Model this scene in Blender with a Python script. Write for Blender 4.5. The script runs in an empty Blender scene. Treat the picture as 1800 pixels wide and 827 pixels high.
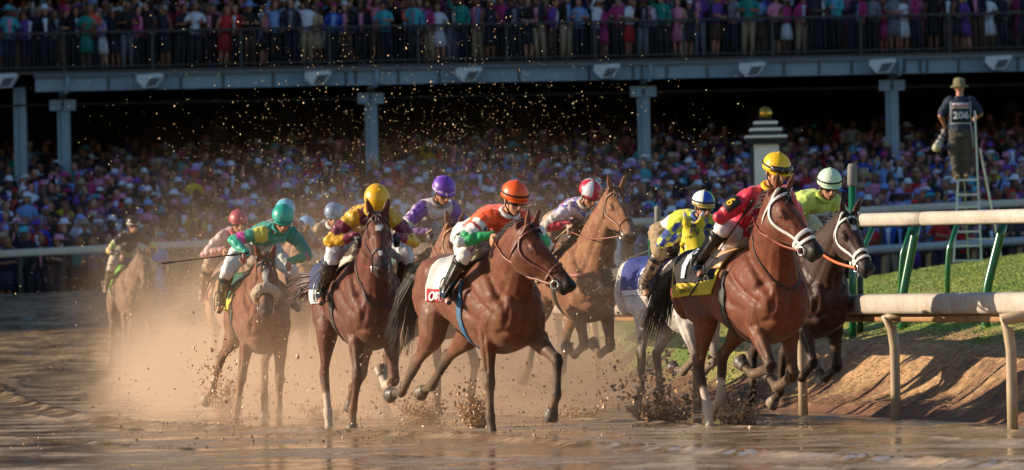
import bpy, bmesh, math, random
import numpy as np
from mathutils import Vector, Matrix, Euler, noise
from mathutils.bvhtree import BVHTree
R = math.radians
random.seed(7); np.random.seed(7)
SC = bpy.context.scene
COL = SC.collection
# ------------------------------------------------------------------ camera
F = 10000.0            # focal length in photo pixels (200 mm on a 36 mm sensor, photo 1800 wide)
CX, HY, CAMH = 900.0, 515.0, 1.15
ROLL = 0.021
cd = bpy.data.cameras.new('camera'); cam = bpy.data.objects.new('camera', cd); COL.objects.link(cam)
cd.lens = 200; cd.sensor_width = 36; cd.clip_end = 3000; cd.clip_start = 1
cd.shift_y = (HY - 413.5) / 1800
cam.location = (0, 0, CAMH)
cam.rotation_euler = (Matrix.Rotation(R(90), 4, 'X') @ Matrix.Rotation(-ROLL, 4, 'Z')).to_euler()
cd.dof.use_dof = True; cd.dof.focus_distance = 49.5; cd.dof.aperture_fstop = 5.0
SC.camera = cam
def P(px, py, Y):
    """world point at depth Y seen at photo pixel (px, py)"""
    u, v = px - CX, py - HY
    u2, v2 = u - ROLL * v, v + ROLL * u
    return Vector((u2 * Y / F, Y, CAMH - v2 * Y / F))
# ------------------------------------------------------------------ light
SUN_AZ, SUN_EL = R(4), R(19)      # azimuth measured from -X towards +Y
to_sun = Vector((-math.cos(SUN_EL) * math.cos(SUN_AZ), math.cos(SUN_EL) * math.sin(SUN_AZ), math.sin(SUN_EL)))
w = bpy.data.worlds.new('World'); SC.world = w; w.use_nodes = True
nt = w.node_tree; bg = nt.nodes['Background']
sky = nt.nodes.new('ShaderNodeTexSky'); sky.sky_type = 'NISHITA'; sky.sun_disc = False
sky.sun_elevation = SUN_EL; sky.sun_rotation = math.atan2(to_sun.x, to_sun.y)
sky.air_density = 1.0; sky.dust_density = .3; sky.ozone_density = 2.2
nt.links.new(sky.outputs[0], bg.inputs[0]); bg.inputs[1].default_value = 0.10
sl = bpy.data.lights.new('sun', 'SUN'); so = bpy.data.objects.new('sun', sl); COL.objects.link(so)
sl.energy = 5.0; sl.angle = R(0.6); sl.color = (1.0, 0.83, 0.62)
so.rotation_euler = to_sun.to_track_quat('Z', 'Y').to_euler()
so.location = (-40, 20, 40)
SC.view_settings.view_transform = 'Standard'; SC.view_settings.look = 'None'
SC.view_settings.gamma = 1; SC.view_settings.exposure = 0.62
cy = SC.cycles
cy.use_denoising = True
cy.max_bounces = 6; cy.diffuse_bounces = 2; cy.glossy_bounces = 2; cy.transmission_bounces = 2
cy.transparent_max_bounces = 8; cy.volume_bounces = 2; cy.caustics_reflective = False; cy.caustics_refractive = False
cy.volume_step_rate = 3.0; cy.volume_max_steps = 64
cy.sample_clamp_indirect = 4.0
SC.render.film_transparent = False

# ------------------------------------------------------------------ material helpers
MATS = {}
def srgb(h):
    h = h.lstrip('#'); c = [int(h[i:i+2], 16) / 255 for i in (0, 2, 4)]
    return tuple(x / 12.92 if x <= .04045 else ((x + .055) / 1.055) ** 2.4 for x in c)
def nnode(nt, typ, **kw):
    n = nt.nodes.new(typ)
    for k, v in kw.items(): setattr(n, k, v)
    return n
def mat(name, col=(.5, .5, .5), rough=.6, metal=0, spec=.5, attr=False, bump=0, bscale=30, var=0, vscale=6, sheen=0, coat=0, mud=0, mudcol=(.33, .22, .13), emit=0, rvar=0):
    """principled material with colour noise, optional vertex-colour base, bump and mud spatter"""
    if name in MATS: return MATS[name]
    m = bpy.data.materials.new(name); m.use_nodes = True; MATS[name] = m
    nt = m.node_tree; b = nt.nodes['Principled BSDF']; L = nt.links.new
    b.inputs['Roughness'].default_value = rough; b.inputs['Metallic'].default_value = metal
    b.inputs['Specular IOR Level'].default_value = spec
    b.inputs['Sheen Weight'].default_value = sheen; b.inputs['Coat Weight'].default_value = coat
    tc = nnode(nt, 'ShaderNodeTexCoord')
    if attr:
        a = nnode(nt, 'ShaderNodeAttribute', attribute_name='Col'); src = a.outputs['Color']
    else:
        a = nnode(nt, 'ShaderNodeRGB'); a.outputs[0].default_value = (*col, 1); src = a.outputs[0]
    if var:
        n = nnode(nt, 'ShaderNodeTexNoise'); n.inputs['Scale'].default_value = vscale; n.inputs['Detail'].default_value = 6; n.inputs['Roughness'].default_value = .62
        L(tc.outputs['Object'], n.inputs['Vector'])
        mr = nnode(nt, 'ShaderNodeMapRange'); L(n.outputs['Fac'], mr.inputs[0])
        mr.inputs[1].default_value = .3; mr.inputs[2].default_value = .7
        mr.inputs[3].default_value = 1 - var; mr.inputs[4].default_value = 1 + var
        mx = nnode(nt, 'ShaderNodeVectorMath', operation='SCALE'); L(src, mx.inputs[0]); L(mr.outputs[0], mx.inputs['Scale']); src = mx.outputs[0]
    if mud:
        n = nnode(nt, 'ShaderNodeTexNoise'); n.inputs['Scale'].default_value = 9; n.inputs['Detail'].default_value = 8; n.inputs['Roughness'].default_value = .75
        L(tc.outputs['Object'], n.inputs['Vector'])
        n2 = nnode(nt, 'ShaderNodeTexVoronoi'); n2.inputs['Scale'].default_value = 42; L(tc.outputs['Object'], n2.inputs['Vector'])
        m1 = nnode(nt, 'ShaderNodeMapRange'); L(n.outputs['Fac'], m1.inputs[0])
        m1.inputs[1].default_value = .62 - .38 * mud; m1.inputs[2].default_value = .78 - .38 * mud
        m1.inputs[4].default_value = min(.95, .45 + .6 * mud)
        m2 = nnode(nt, 'ShaderNodeMapRange'); L(n2.outputs['Distance'], m2.inputs[0])
        m2.inputs[1].default_value = .12 + .22 * mud; m2.inputs[2].default_value = .06 + .16 * mud; m2.inputs[3].default_value = 0; m2.inputs[4].default_value = .8
        mxx = nnode(nt, 'ShaderNodeMath', operation='MAXIMUM'); L(m1.outputs[0], mxx.inputs[0]); L(m2.outputs[0], mxx.inputs[1])
        mm = nnode(nt, 'ShaderNodeMix', data_type='RGBA'); L(mxx.outputs[0], mm.inputs[0]); L(src, mm.inputs[6]); mm.inputs[7].default_value = (*mudcol, 1); src = mm.outputs[2]
        rr = nnode(nt, 'ShaderNodeMapRange'); L(mxx.outputs[0], rr.inputs[0]); rr.inputs[3].default_value = rough; rr.inputs[4].default_value = .7; L(rr.outputs[0], b.inputs['Roughness'])
    L(src, b.inputs['Base Color'])
    if rvar:
        nr = nnode(nt, 'ShaderNodeTexNoise'); nr.inputs['Scale'].default_value = 14; nr.inputs['Detail'].default_value = 7; nr.inputs['Roughness'].default_value = .7; L(tc.outputs['Object'], nr.inputs['Vector'])
        r2 = nnode(nt, 'ShaderNodeMapRange'); L(nr.outputs['Fac'], r2.inputs[0]); r2.inputs[1].default_value = .35; r2.inputs[2].default_value = .68; r2.inputs[3].default_value = rough - .14; r2.inputs[4].default_value = rough + .22
        L(r2.outputs[0], b.inputs['Roughness'])
    if emit:
        L(src, b.inputs['Emission Color']); b.inputs['Emission Strength'].default_value = emit
    if bump:
        n = nnode(nt, 'ShaderNodeTexNoise'); n.inputs['Scale'].default_value = bscale; n.inputs['Detail'].default_value = 4
        L(tc.outputs['Object'], n.inputs['Vector'])
        bp = nnode(nt, 'ShaderNodeBump'); bp.inputs['Strength'].default_value = bump; bp.inputs['Distance'].default_value = .02
        L(n.outputs['Fac'], bp.inputs['Height']); L(bp.outputs[0], b.inputs['Normal'])
    return m

# ------------------------------------------------------------------ objects
def put(o, parent=None):
    COL.objects.link(o)
    if parent is not None: o.parent = parent
    return o
def tag(o, label=None, cat=None, group=None, kind=None):
    if label: o['label'] = label
    if cat: o['category'] = cat
    if group: o['group'] = group
    if kind: o['kind'] = kind
    return o
def empty(name, loc=(0, 0, 0), rz=0, s=1):
    o = bpy.data.objects.new(name, None); o.empty_display_size = .2
    o.location = loc; o.rotation_euler = (0, 0, rz); o.scale = (s, s, s); return put(o)
class G:
    """geometry accumulator (plain lists; every face has a material index and a colour)"""
    def __init__(s): s.v = []; s.f = []; s.c = []; s.n = 0
    def add(s, vs, fs, col=None):
        k = len(s.v); s.v.extend([tuple(x) for x in vs]); s.f.extend([tuple(i + k for i in f) for f in fs]); s.c.extend([col] * len(fs)); return s
    def box(s, a, b, col=None, M=None):
        (x0, y0, z0), (x1, y1, z1) = a, b
        vs = [Vector(p) for p in ((x0, y0, z0), (x1, y0, z0), (x1, y1, z0), (x0, y1, z0), (x0, y0, z1), (x1, y0, z1), (x1, y1, z1), (x0, y1, z1))]
        if M is not None: vs = [M @ p for p in vs]
        return s.add(vs, [(3, 2, 1, 0), (4, 5, 6, 7), (0, 1, 5, 4), (1, 2, 6, 5), (2, 3, 7, 6), (3, 0, 4, 7)], col)
    def beam(s, p, q, wx, wz, col=None, up=(0, 0, 1)):
        p, q = Vector(p), Vector(q); d = q - p; l = d.length; d.normalize(); up = Vector(up)
        if abs(d.dot(up)) > .98: up = Vector((0, 1, 0))
        x = d.cross(up).normalized(); z = x.cross(d)
        M = Matrix((x, d, z)).transposed().to_4x4(); M.translation = p
        return s.box((-wx / 2, 0, -wz / 2), (wx / 2, l, wz / 2), col, M)
    def loft(s, st, n=14, col=None, caps=True, pw=2.0):
        """st: list of (center, u_axis, v_axis, ru, rv)"""
        vs = []; fs = []; e = 2.0 / pw
        for (c, u, v, ru, rv) in st:
            c = Vector(c); u = Vector(u); v = Vector(v)
            for i in range(n):
                a = 2 * math.pi * i / n; ca, sa = math.cos(a), math.sin(a)
                ca = math.copysign(abs(ca) ** e, ca); sa = math.copysign(abs(sa) ** e, sa)
                vs.append(c + u * (ru * ca) + v * (rv * sa))
        m = len(st)
        for j in range(m - 1):
            for i in range(n):
                k = (i + 1) % n; fs.append((j * n + i, j * n + k, (j + 1) * n + k, (j + 1) * n + i))
        if caps:
            fs.append(tuple(range(n - 1, -1, -1))); fs.append(tuple((m - 1) * n + i for i in range(n)))
        return s.add(vs, fs, col)
    def tube(s, pts, r, n=8, col=None, lat=(0, 1, 0), flat=1.0):
        """tube along points; r number or list; flat = ratio of second radius"""
        pts = [Vector(p) for p in pts]; st = []
        rs = r if isinstance(r, (list, tuple)) else [r] * len(pts)
        lat = Vector(lat)
        for i, p in enumerate(pts):
            d = (pts[min(i + 1, len(pts) - 1)] - pts[max(i - 1, 0)])
            if d.length < 1e-9: d = Vector((0, 0, 1))
            d.normalize(); u = lat - d * lat.dot(d)
            if u.length < .05: u = Vector((1, 0, 0)) - d * d.x
            if u.length < .05: u = Vector((0, 0, 1)) - d * d.z
            u.normalize(); v = d.cross(u); st.append((p, u, v, rs[i], rs[i] * flat))
        return s.loft(st, n, col)
    def ell(s, c, r, M=None, n=14, m=9, col=None):
        c = Vector(c); vs = []; fs = []; M = M or Matrix.Identity(3)
        for j in range(1, m):
            t = math.pi * j / m
            for i in range(n):
                a = 2 * math.pi * i / n
                vs.append(c + M @ Vector((r[0] * math.sin(t) * math.cos(a), r[1] * math.sin(t) * math.sin(a), r[2] * math.cos(t))))
        top = len(vs); vs.append(c + M @ Vector((0, 0, r[2]))); vs.append(c - M @ Vector((0, 0, r[2])))
        for j in range(m - 2):
            for i in range(n):
                k = (i + 1) % n; fs.append((j * n + i, (j + 1) * n + i, (j + 1) * n + k, j * n + k))
        for i in range(n):
            k = (i + 1) % n; fs.append((top, i, k)); fs.append((top + 1, (m - 2) * n + k, (m - 2) * n + i))
        return s.add(vs, fs, col)
    def mesh(s, name, smooth=True, colors=None):
        me = bpy.data.meshes.new(name); me.from_pydata([tuple(v) for v in s.v], [], s.f); me.validate()
        if smooth:
            me.polygons.foreach_set('use_smooth', [True] * len(me.polygons))
        if any(c is not None for c in s.c) and len(me.polygons) == len(s.f):
            a = me.color_attributes.new('Col', 'FLOAT_COLOR', 'CORNER'); out = np.ones((len(me.loops), 4), 'f')
            i = 0
            for f, c in zip(s.f, s.c):
                out[i:i + len(f), :3] = c if c is not None else (.5, .5, .5); i += len(f)
            a.data.foreach_set('color', out.ravel())
        return me
    def obj(s, name, m, parent=None, smooth=True, origin=None):
        me = s.mesh(name, smooth)
        if origin is not None: me.transform(Matrix.Translation(-Vector(origin)))
        for mm in (m if isinstance(m, (list, tuple)) else [m]): me.materials.append(mm)
        o = bpy.data.objects.new(name, me)
        if origin is not None: o.location = origin
        return put(o, parent)
def remesh(g, voxel, it=5, fac=.5):
    me = g.mesh('tmp', False); o = bpy.data.objects.new('tmp', me); COL.objects.link(o)
    r = o.modifiers.new('r', 'REMESH'); r.mode = 'VOXEL'; r.voxel_size = voxel; r.use_smooth_shade = True
    if it:
        s = o.modifiers.new('s', 'SMOOTH'); s.factor = fac; s.iterations = it
    dg = bpy.context.evaluated_depsgraph_get(); dg.update()
    ev = o.evaluated_get(dg); out = bpy.data.meshes.new_from_object(ev)
    bpy.data.objects.remove(o); bpy.data.meshes.remove(me)
    out.polygons.foreach_set('use_smooth', [True] * len(out.polygons))
    return out
def mverts(me):
    a = np.empty(len(me.vertices) * 3, 'f'); me.vertices.foreach_get('co', a); return a.reshape(-1, 3)
def mnorms(me):
    a = np.empty(len(me.vertices) * 3, 'f'); me.vertex_normals.foreach_get('vector', a); return a.reshape(-1, 3)
def setcol(me, cols):
    a = me.color_attributes.new('Col', 'FLOAT_COLOR', 'POINT'); out = np.ones((len(cols), 4), 'f'); out[:, :3] = cols
    a.data.foreach_set('color', out.ravel())
def bonecol(co, bones, noise_amp=.0):
    """bones: (p0, p1, r, fn(t, pts)->colours); nearest bone surface wins"""
    best = np.full(len(co), 1e9); out = np.zeros((len(co), 3))
    for (p0, p1, r, fn) in bones:
        p0 = np.array(p0, float); p1 = np.array(p1, float); d = p1 - p0; L2 = max(1e-9, d @ d)
        t = np.clip(((co - p0) @ d) / L2, 0, 1); dist = np.linalg.norm(co - (p0 + t[:, None] * d), axis=1) - r
        k = dist < best
        if not k.any(): continue
        best[k] = dist[k]
        c = fn(t[k], co[k]) if callable(fn) else np.array(fn)
        out[k] = c
    return out
def catmull(keys, vals, x):
    """smooth interpolation of rows of vals at x"""
    keys = np.array(keys, float); vals = np.array(vals, float); out = []
    for xx in x:
        i = int(np.clip(np.searchsorted(keys, xx) - 1, 0, len(keys) - 2)); h = keys[i + 1] - keys[i]; t = (xx - keys[i]) / h
        p1, p2 = vals[i], vals[i + 1]
        m1 = (vals[i + 1] - vals[i - 1]) / (keys[i + 1] - keys[i - 1]) * h if i > 0 else (p2 - p1)
        m2 = (vals[i + 2] - vals[i]) / (keys[i + 2] - keys[i]) * h if i < len(keys) - 2 else (p2 - p1)
        out.append((2*t**3-3*t*t+1)*p1 + (t**3-2*t*t+t)*m1 + (-2*t**3+3*t*t)*p2 + (t**3-t*t)*m2)
    return np.array(out)
# ================================================================== HORSES
V = Vector
TRUNK = [  # x, z centre, half height, half width
    (-.86, 1.27, .07, .06), (-.83, 1.27, .15, .14), (-.74, 1.29, .235, .215), (-.58, 1.305, .275, .27), (-.38, 1.30, .265, .275), (-.15, 1.24, .28, .27),
    (.05, 1.195, .325, .295), (.22, 1.165, .375, .29), (.38, 1.175, .41, .268), (.54, 1.16, .375, .25), (.68, 1.115, .285, .225), (.77, 1.09, .19, .18), (.83, 1.08, .07, .07)]
def seg(p, ang, L, tilt=0):
    """next joint: angle in the sagittal plane from straight down (forward +), lateral tilt"""
    return p + V((math.sin(ang), math.sin(tilt), -math.cos(ang))) * L
def horse_skel(sp):
    S = {}; pit = R(sp.get('pitch', 0)); dz = sp.get('dz', 0)
    def B(x, y, z):
        c, s = math.cos(pit), math.sin(pit); zz = z - 1.2
        return V((x * c - zz * s, y, x * s + zz * c + 1.2 + dz))
    S['B'] = B
    for side, sg in (('R', -1), ('L', 1)):
        a = [R(x) for x in sp['f' + side]]; tl = R(sp.get('tf' + side, 0)) * sg
        sh = B(.60, sg * .15, 1.17); el = seg(sh, a[0], .27, sg * .03); kn = seg(el, a[1], .42, tl); fe = seg(kn, a[2], .28, tl); pa = seg(fe, a[3], .13, tl)
        S['f' + side] = [sh, el, kn, fe, pa]
        a = [R(x) for x in sp['h' + side]]; tl = R(sp.get('th' + side, 0)) * sg
        hp = B(-.50, sg * .13, 1.28); st = seg(hp, a[0], .36, sg * .16); hk = seg(st, a[1], .44, tl - sg * .06); fe = seg(hk, a[2], .35, tl); pa = seg(fe, a[3], .13, tl)
        S['h' + side] = [hp, st, hk, fe, pa]
    na, ny = R(sp.get('neck', 48)), R(sp.get('neckyaw', 0)); NL = sp.get('necklen', .90)
    nb = B(.50, 0, 1.30); nd = V((math.cos(na) * math.cos(ny), math.sin(ny), math.sin(na)))
    poll = nb + nd * NL
    S['neck'] = [nb + (poll - nb) * t + V((0, 0, .05 * math.sin(t * math.pi))) for t in (0, .25, .5, .75, 1)]
    ha, hy = R(sp.get('head', -52)), R(sp.get('headyaw', 0)); hr = R(sp.get('headroll', 0))
    d = V((math.cos(ha) * math.cos(hy), math.cos(ha) * math.sin(hy), math.sin(ha)))
    lat = V((-math.sin(hy), math.cos(hy), 0)); up = d.cross(lat)
    if hr: 
        q = Matrix.Rotation(hr, 3, d); lat = q @ lat; up = q @ up
    S['head'] = (poll - d * .02 + up * .07, d, lat, up)    # point on the dorsal line at the poll
    return S
HEADST = [(-.03, .075, .065), (.03, .122, .092), (.10, .158, .108), (.18, .168, .110), (.26, .150, .098), (.34, .116, .077), (.42, .094, .065), (.50, .086, .066), (.56, .082, .068), (.605, .068, .058), (.63, .038, .034)]
def headpt(S, t, a=0, b=0):
    """point in head space: t along the profile, a lateral, b below the dorsal line"""
    o, d, lat, up = S['head']; return o + d * t + lat * a - up * b
def legst(J, prof, lat=V((0, 1, 0))):
    """prof rows: joint index float, r fore-aft, r lateral, fore-aft offset"""
    st = []
    for (k, rf, rl, off) in prof:
        i = min(int(k), len(J) - 2); t = k - i; p = J[i].lerp(J[i + 1], t)
        d0 = (J[i + 1] - J[i]).normalized()
        if t < .02 and i > 0: d0 = (d0 + (J[i] - J[i - 1]).normalized()).normalized()
        if t > .98 and i < len(J) - 2: d0 = (d0 + (J[i + 2] - J[i + 1]).normalized()).normalized()
        u = (lat - d0 * lat.dot(d0)).normalized(); v = d0.cross(u)
        if v.x < 0 and abs(v.x) > .3: pass
        st.append((p - v * off, u, v, rl, rf))
    return st
FPROF = [(0, .14, .10, 0), (.5, .14, .10, .0), (.85, .115, .088, 0), (1.0, .098, .08, 0), (1.2, .088, .072, 0), (1.45, .074, .062, 0), (1.7, .056, .050, 0), (1.88, .054, .049, 0), (1.97, .062, .054, 0), (2.05, .057, .051, 0), (2.18, .046, .039, 0),
         (2.5, .041, .034, 0), (2.8, .043, .036, 0), (2.95, .052, .044, 0), (3.05, .051, .043, 0), (3.35, .039, .037, 0), (3.7, .038, .038, 0), (4.0, .041, .044, 0)]
HPROF = [(0, .20, .10, 0), (.35, .215, .125, 0), (.7, .18, .12, 0), (1.0, .145, .10, 0), (1.15, .125, .09, 0), (1.4, .09, .068, 0), (1.65, .062, .048, 0), (1.85, .058, .04, .008), (1.97, .070, .046, .012), (2.08, .056, .044, .006), (2.25, .050, .041, 0),
         (2.55, .043, .036, 0), (2.82, .045, .037, 0), (2.95, .053, .045, 0), (3.05, .052, .044, 0), (3.35, .040, .037, 0), (3.7, .039, .038, 0), (4.0, .042, .044, 0)]
def build_horse(sp, name='racehorse'):
    S = horse_skel(sp); B = S['B']; g = G(); Yv = V((0, 1, 0))
    xs = np.linspace(TRUNK[0][0], TRUNK[-1][0], 44)
    rows = catmull([r[0] for r in TRUNK], [r[1:] for r in TRUNK], xs)
    up = (B(0, 0, 2) - B(0, 0, 1))
    g.loft([(B(x, 0, r[0]), Yv, up, max(.02, r[2]), max(.02, r[1])) for x, r in zip(xs, rows)], 28, pw=2.15)
    # withers ridge and croup
    g.loft([(B(x, 0, z), Yv, up, a, b) for x, z, a, b in ((.08, 1.44, .05, .05), (.25, 1.50, .07, .10), (.40, 1.52, .075, .12), (.56, 1.52, .09, .12), (.66, 1.46, .07, .1))], 12)
    # neck
    nk = S['neck']; prof = [(0, .35, .185), (.25, .285, .158), (.5, .215, .125), (.75, .165, .098), (1, .125, .082)]
    o, d, lat, hup = S['head']; st = []
    tt = np.linspace(0, 1, 14); pr = catmull([p[0] for p in prof], [p[1:] for p in prof], tt)
    pts = catmull([0, .25, .5, .75, 1], [list(p) for p in nk], tt)
    for i, t in enumerate(tt):
        p = V(pts[i]); dd = V(pts[min(i + 1, 13)]) - V(pts[max(i - 1, 0)]); dd.normalize()
        l = Yv.lerp(lat, t); l = (l - dd * l.dot(dd)).normalized(); v = dd.cross(l)
        st.append((p, l, v, pr[i][1], pr[i][0]))
    g.loft(st, 18)
    # throat link
    c0 = headpt(S, .06, 0, .10); g.loft([(nk[3], lat, hup, .08, .13), (c0.lerp(nk[4], .5), lat, hup, .08, .12), (c0, lat, hup, .08, .12)], 12)
    # head
    ts = np.linspace(-.03, .63, 26); hr = catmull([h[0] for h in HEADST], [h[1:] for h in HEADST], ts)
    g.loft([(headpt(S, t, 0, h[0]), lat, hup, max(.02, h[1] * .93), max(.02, h[0])) for t, h in zip(ts, hr)], 18, pw=2.3)
    for sg in (-1, 1):
        Mh = Matrix((d, lat, hup)).transposed()
        g.ell(headpt(S, .15, sg * .062, .20), (.10, .040, .095), Mh)            # cheek
        g.ell(headpt(S, .185, sg * .088, .060), (.055, .024, .022), Mh)         # brow
        g.ell(headpt(S, .34, sg * .062, .085), (.13, .012, .012), Mh)           # facial crest
        g.ell(headpt(S, .575, sg * .040, .045), (.045, .026, .040), Mh)         # nostril rim
        # ears
        e0 = headpt(S, .0, sg * .055, .0); ed = (hup * .8 - d * .45 + lat * sg * .25).normalized(); ed = (ed - d * sp.get('earback', .1)).normalized()
        g.tube([e0 - ed * .04, e0 + ed * .02, e0 + ed * .07, e0 + ed * .12, e0 + ed * .165], [.03, .036, .035, .024, .006], 8, lat=tuple(lat), flat=.62)
    g.ell(headpt(S, .57, 0, .125), (.05, .038, .030), Matrix((d, lat, hup)).transposed())   # lower lip / chin
    # muscle masses
    up3 = Matrix.Identity(3)
    for sg, s_ in ((-1, 'R'), (1, 'L')):
        F_, H_ = S['f' + s_], S['h' + s_]
        g.loft([(B(.34, sg * .10, 1.50), Yv, V((1, 0, .4)).normalized(), .06, .11), (B(.44, sg * .165, 1.36), Yv, V((1, 0, .4)).normalized(), .075, .15), (B(.55, sg * .175, 1.23), Yv, V((1, 0, .4)).normalized(), .075, .13), (F_[0] + V((0, sg * .02, 0)), Yv, V((1, 0, .4)).normalized(), .07, .09)], 14)
        g.ell(B(.36, sg * .20, 1.17), (.15, .06, .13))
        g.ell(B(.70, sg * .095, 1.13), (.13, .10, .16))                          # pectorals
        g.ell(F_[1] + V((-.01, 0, .06)), (.11, .07, .11))
        g.ell(F_[1].lerp(F_[2], .22) + V((.02, sg * .008, 0)), (.07, .062, .11))
        g.ell(B(-.48, sg * .15, 1.37), (.27, .135, .19)); g.ell(B(-.70, sg * .12, 1.25), (.15, .115, .24))
        g.ell(H_[1] + V((.0, 0, .02)), (.13, .085, .12))
        g.loft(legst(F_, FPROF), 14); g.loft(legst(H_, HPROF), 14)
        # tendon line from hock point
        hk, fe = H_[2], H_[3]; dd = (fe - hk).normalized(); bk = dd.cross(Yv); bk = bk if bk.x < 0 else -bk
        g.ell(hk + bk * .045 - dd * .035, (.028, .026, .04))
        hk, fe = F_[2], F_[3]; dd = (fe - hk).normalized(); bk = dd.cross(Yv); bk = bk if bk.x < 0 else -bk
        g.tube([hk + bk * .03 + dd * .03, hk + bk * .038 + dd * .15, fe + bk * .03 - dd * .03], .016, 6)
        for J in (F_, H_): g.ell(J[3] + (J[3] - J[2]).cross(Yv).normalized() * (.02 if (J[3] - J[2]).cross(Yv).x < 0 else -.02), (.03, .03, .03))
    g.ell(B(.60, 0, 1.02), (.18, .12, .10))
    me = remesh(g, sp.get('voxel', .0125), 4, .5)
    co = mverts(me); nn = mnorms(me); dsp = np.array([(.5 - abs(noise.noise(V((p[0] * 5, p[1] * 7, p[2] * 4 + p[0] * 2))))) * .011 + noise.noise(V(p) * 19) * .001 for p in co]) * np.clip((co[:, 2] - .55) * 3, .15, 1); me.vertices.foreach_set('co', (co + nn * (dsp - .003)[:, None]).ravel())
    # grooves between the muscle masses
    co = mverts(me).astype(float); nn = mnorms(me); dp = np.zeros(len(co))
    def groove(pts, r, dep):
        m = np.full(len(co), 1e9)
        for a_, b_ in zip(pts[:-1], pts[1:]):
            a_ = np.array(a_); e_ = np.array(b_) - a_; t_ = np.clip(((co - a_) @ e_) / (e_ @ e_ + 1e-9), 0, 1); m = np.minimum(m, ((co - a_ - t_[:, None] * e_) ** 2).sum(1))
        dp[:] -= dep * np.exp(-m / (r * r))
    groove([B(.90, 0, 1.30), B(.86, 0, 1.1), B(.80, 0, .92)], .045, .040)
    for sg, s_ in ((-1, 'R'), (1, 'L')):
        F_, H_ = S['f' + s_], S['h' + s_]
        groove([B(.74, sg * .17, 1.18), B(.60, sg * .21, 1.36), B(.42, sg * .17, 1.54)], .035, .022)
        groove([B(.66, sg * .24, 1.10), B(.46, sg * .27, 1.20), B(.26, sg * .27, 1.36)], .030, .018)
        groove([B(.46, sg * .28, 1.04), B(.30, sg * .29, 1.10), B(.14, sg * .29, 1.30)], .032, .016)
        groove([B(.80, sg * .10, 1.22), B(.76, sg * .18, 1.0)], .030, .014); groove([B(.84, sg * .03, 1.0), B(.66, sg * .22, .93)], .028, .020)
        groove([B(-.26, sg * .27, 1.40), B(-.30, sg * .28, 1.22)], .085, .022); groove([B(-.50, sg * .28, 1.50), B(-.62, sg * .27, 1.22), B(-.60, sg * .24, .98)], .032, .016)
        groove([B(-.76, sg * .20, 1.42), B(-.74, sg * .20, 1.05)], .030, .014)
        groove([nk[0] + V((.12, sg * .19, -.14)), nk[1] + V((.11, sg * .16, -.13)), nk[2] + V((.09, sg * .13, -.10)), nk[3] + V((.07, sg * .10, -.08))], .032, .020)
        groove([nk[0] + V((-.10, sg * .16, .12)), nk[2] + V((-.06, sg * .12, .05)), nk[3] + V((-.04, sg * .10, .04))], .035, .010)
        for J in (F_, H_):
            o_ = V((.035, sg * .045, 0)); groove([J[1] + o_ * 1.3, J[1].lerp(J[2], .75) + o_ * .9], .016, .012); o2 = V((-.035, sg * .045, 0)); groove([J[1] + o2 * 1.3, J[1].lerp(J[2], .75) + o2 * .9], .016, .010)
            groove([J[2].lerp(J[3], .15) + V((-.018, sg * .026, 0)), J[2].lerp(J[3], .85) + V((-.018, sg * .026, 0))], .009, .007)
        groove([headpt(S, .22, sg * .09, .16), headpt(S, .44, sg * .07, .10)], .022, .012); groove([headpt(S, .03, sg * .10, .12), headpt(S, .10, sg * .10, .08)], .022, .010); groove([headpt(S, .25, sg * .05, .02), headpt(S, .5, sg * .045, .02)], .018, .006)
    rb = np.clip(1 - ((co[:, 0] + .02) / .26) ** 2, 0, 1) * np.clip(1 - ((co[:, 2] - 1.12 - sp.get('dz', 0)) / .22) ** 2, 0, 1); dp += rb * .0035 * np.sin(co[:, 0] * 78 + co[:, 2] * 14)
    me.vertices.foreach_set('co', (co + nn * dp[:, None]).ravel().astype('f'))
    # ---------------- coat colours
    coat = np.array(srgb(sp['coat'])); dark = np.array(srgb(sp.get('points', '#1c120c'))); leg = np.array(srgb(sp.get('legs', sp.get('points', '#1c120c'))))
    muz = np.array(srgb(sp.get('muzzle', '#1a1210'))); sock = np.array(srgb('#cdbfae'))
    socks = sp.get('socks', ''); co = mverts(me).astype(float); bones = []
    def fconst(c): return lambda t, p: np.tile(c, (len(t), 1))
    def mixf(c0, c1, a, b): return lambda t, p: c0 + (c1 - c0) * np.clip((t - a) / (b - a), 0, 1)[:, None]
    bones.append((B(-.6, 0, 1.3), B(.5, 0, 1.25), .27, fconst(coat)))
    for i in range(4): bones.append((nk[i], nk[i + 1], .16 - .02 * i, fconst(coat)))
    for nm in ('fR', 'fL', 'hR', 'hL'):
        J = S[nm]; fr = nm[0] == 'f'
        bones.append((J[0], J[1], .11, fconst(coat)))
        bones.append((J[1], J[2], .06, mixf(coat, leg, .35 if fr else .6, .95)))
        if nm in socks:
            bones.append((J[2], J[3], .035, mixf(leg, sock, .42, .52)))
            bones.append((J[3], J[4], .035, fconst(sock)))
        else:
            bones.append((J[2], J[3], .035, fconst(leg))); bones.append((J[3], J[4], .035, fconst(leg)))
    bones.append((headpt(S, -.02, 0, .08), headpt(S, .38, 0, .09), .09, fconst(coat)))
    bones.append((headpt(S, .38, 0, .08), headpt(S, .6, 0, .08), .065, mixf(coat, muz, .1, .75)))
    cols = bonecol(co, bones)
    # blaze / star on the dorsal line of the head
    o = np.array(S['head'][0]); D = np.array(d); LA = np.array(lat); UP = np.array(hup)
    rel = co - o; th = rel @ D; lh = rel @ LA; bh = -(rel @ UP)
    onhead = (th > -.1) & (th < .68) & (abs(lh) < .13) & (bh < .25) & (bh > -.05)
    for (t0, t1, wd) in sp.get('blaze', []):
        k = onhead & (bh < .035) & (th > t0) & (th < t1) & (abs(lh + .006 * np.sin(th * 40)) < wd * (1 - .5 * abs((th - t0) / (t1 - t0) - .4)))
        cols[k] = np.array(srgb('#d9cfc2'))
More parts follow.
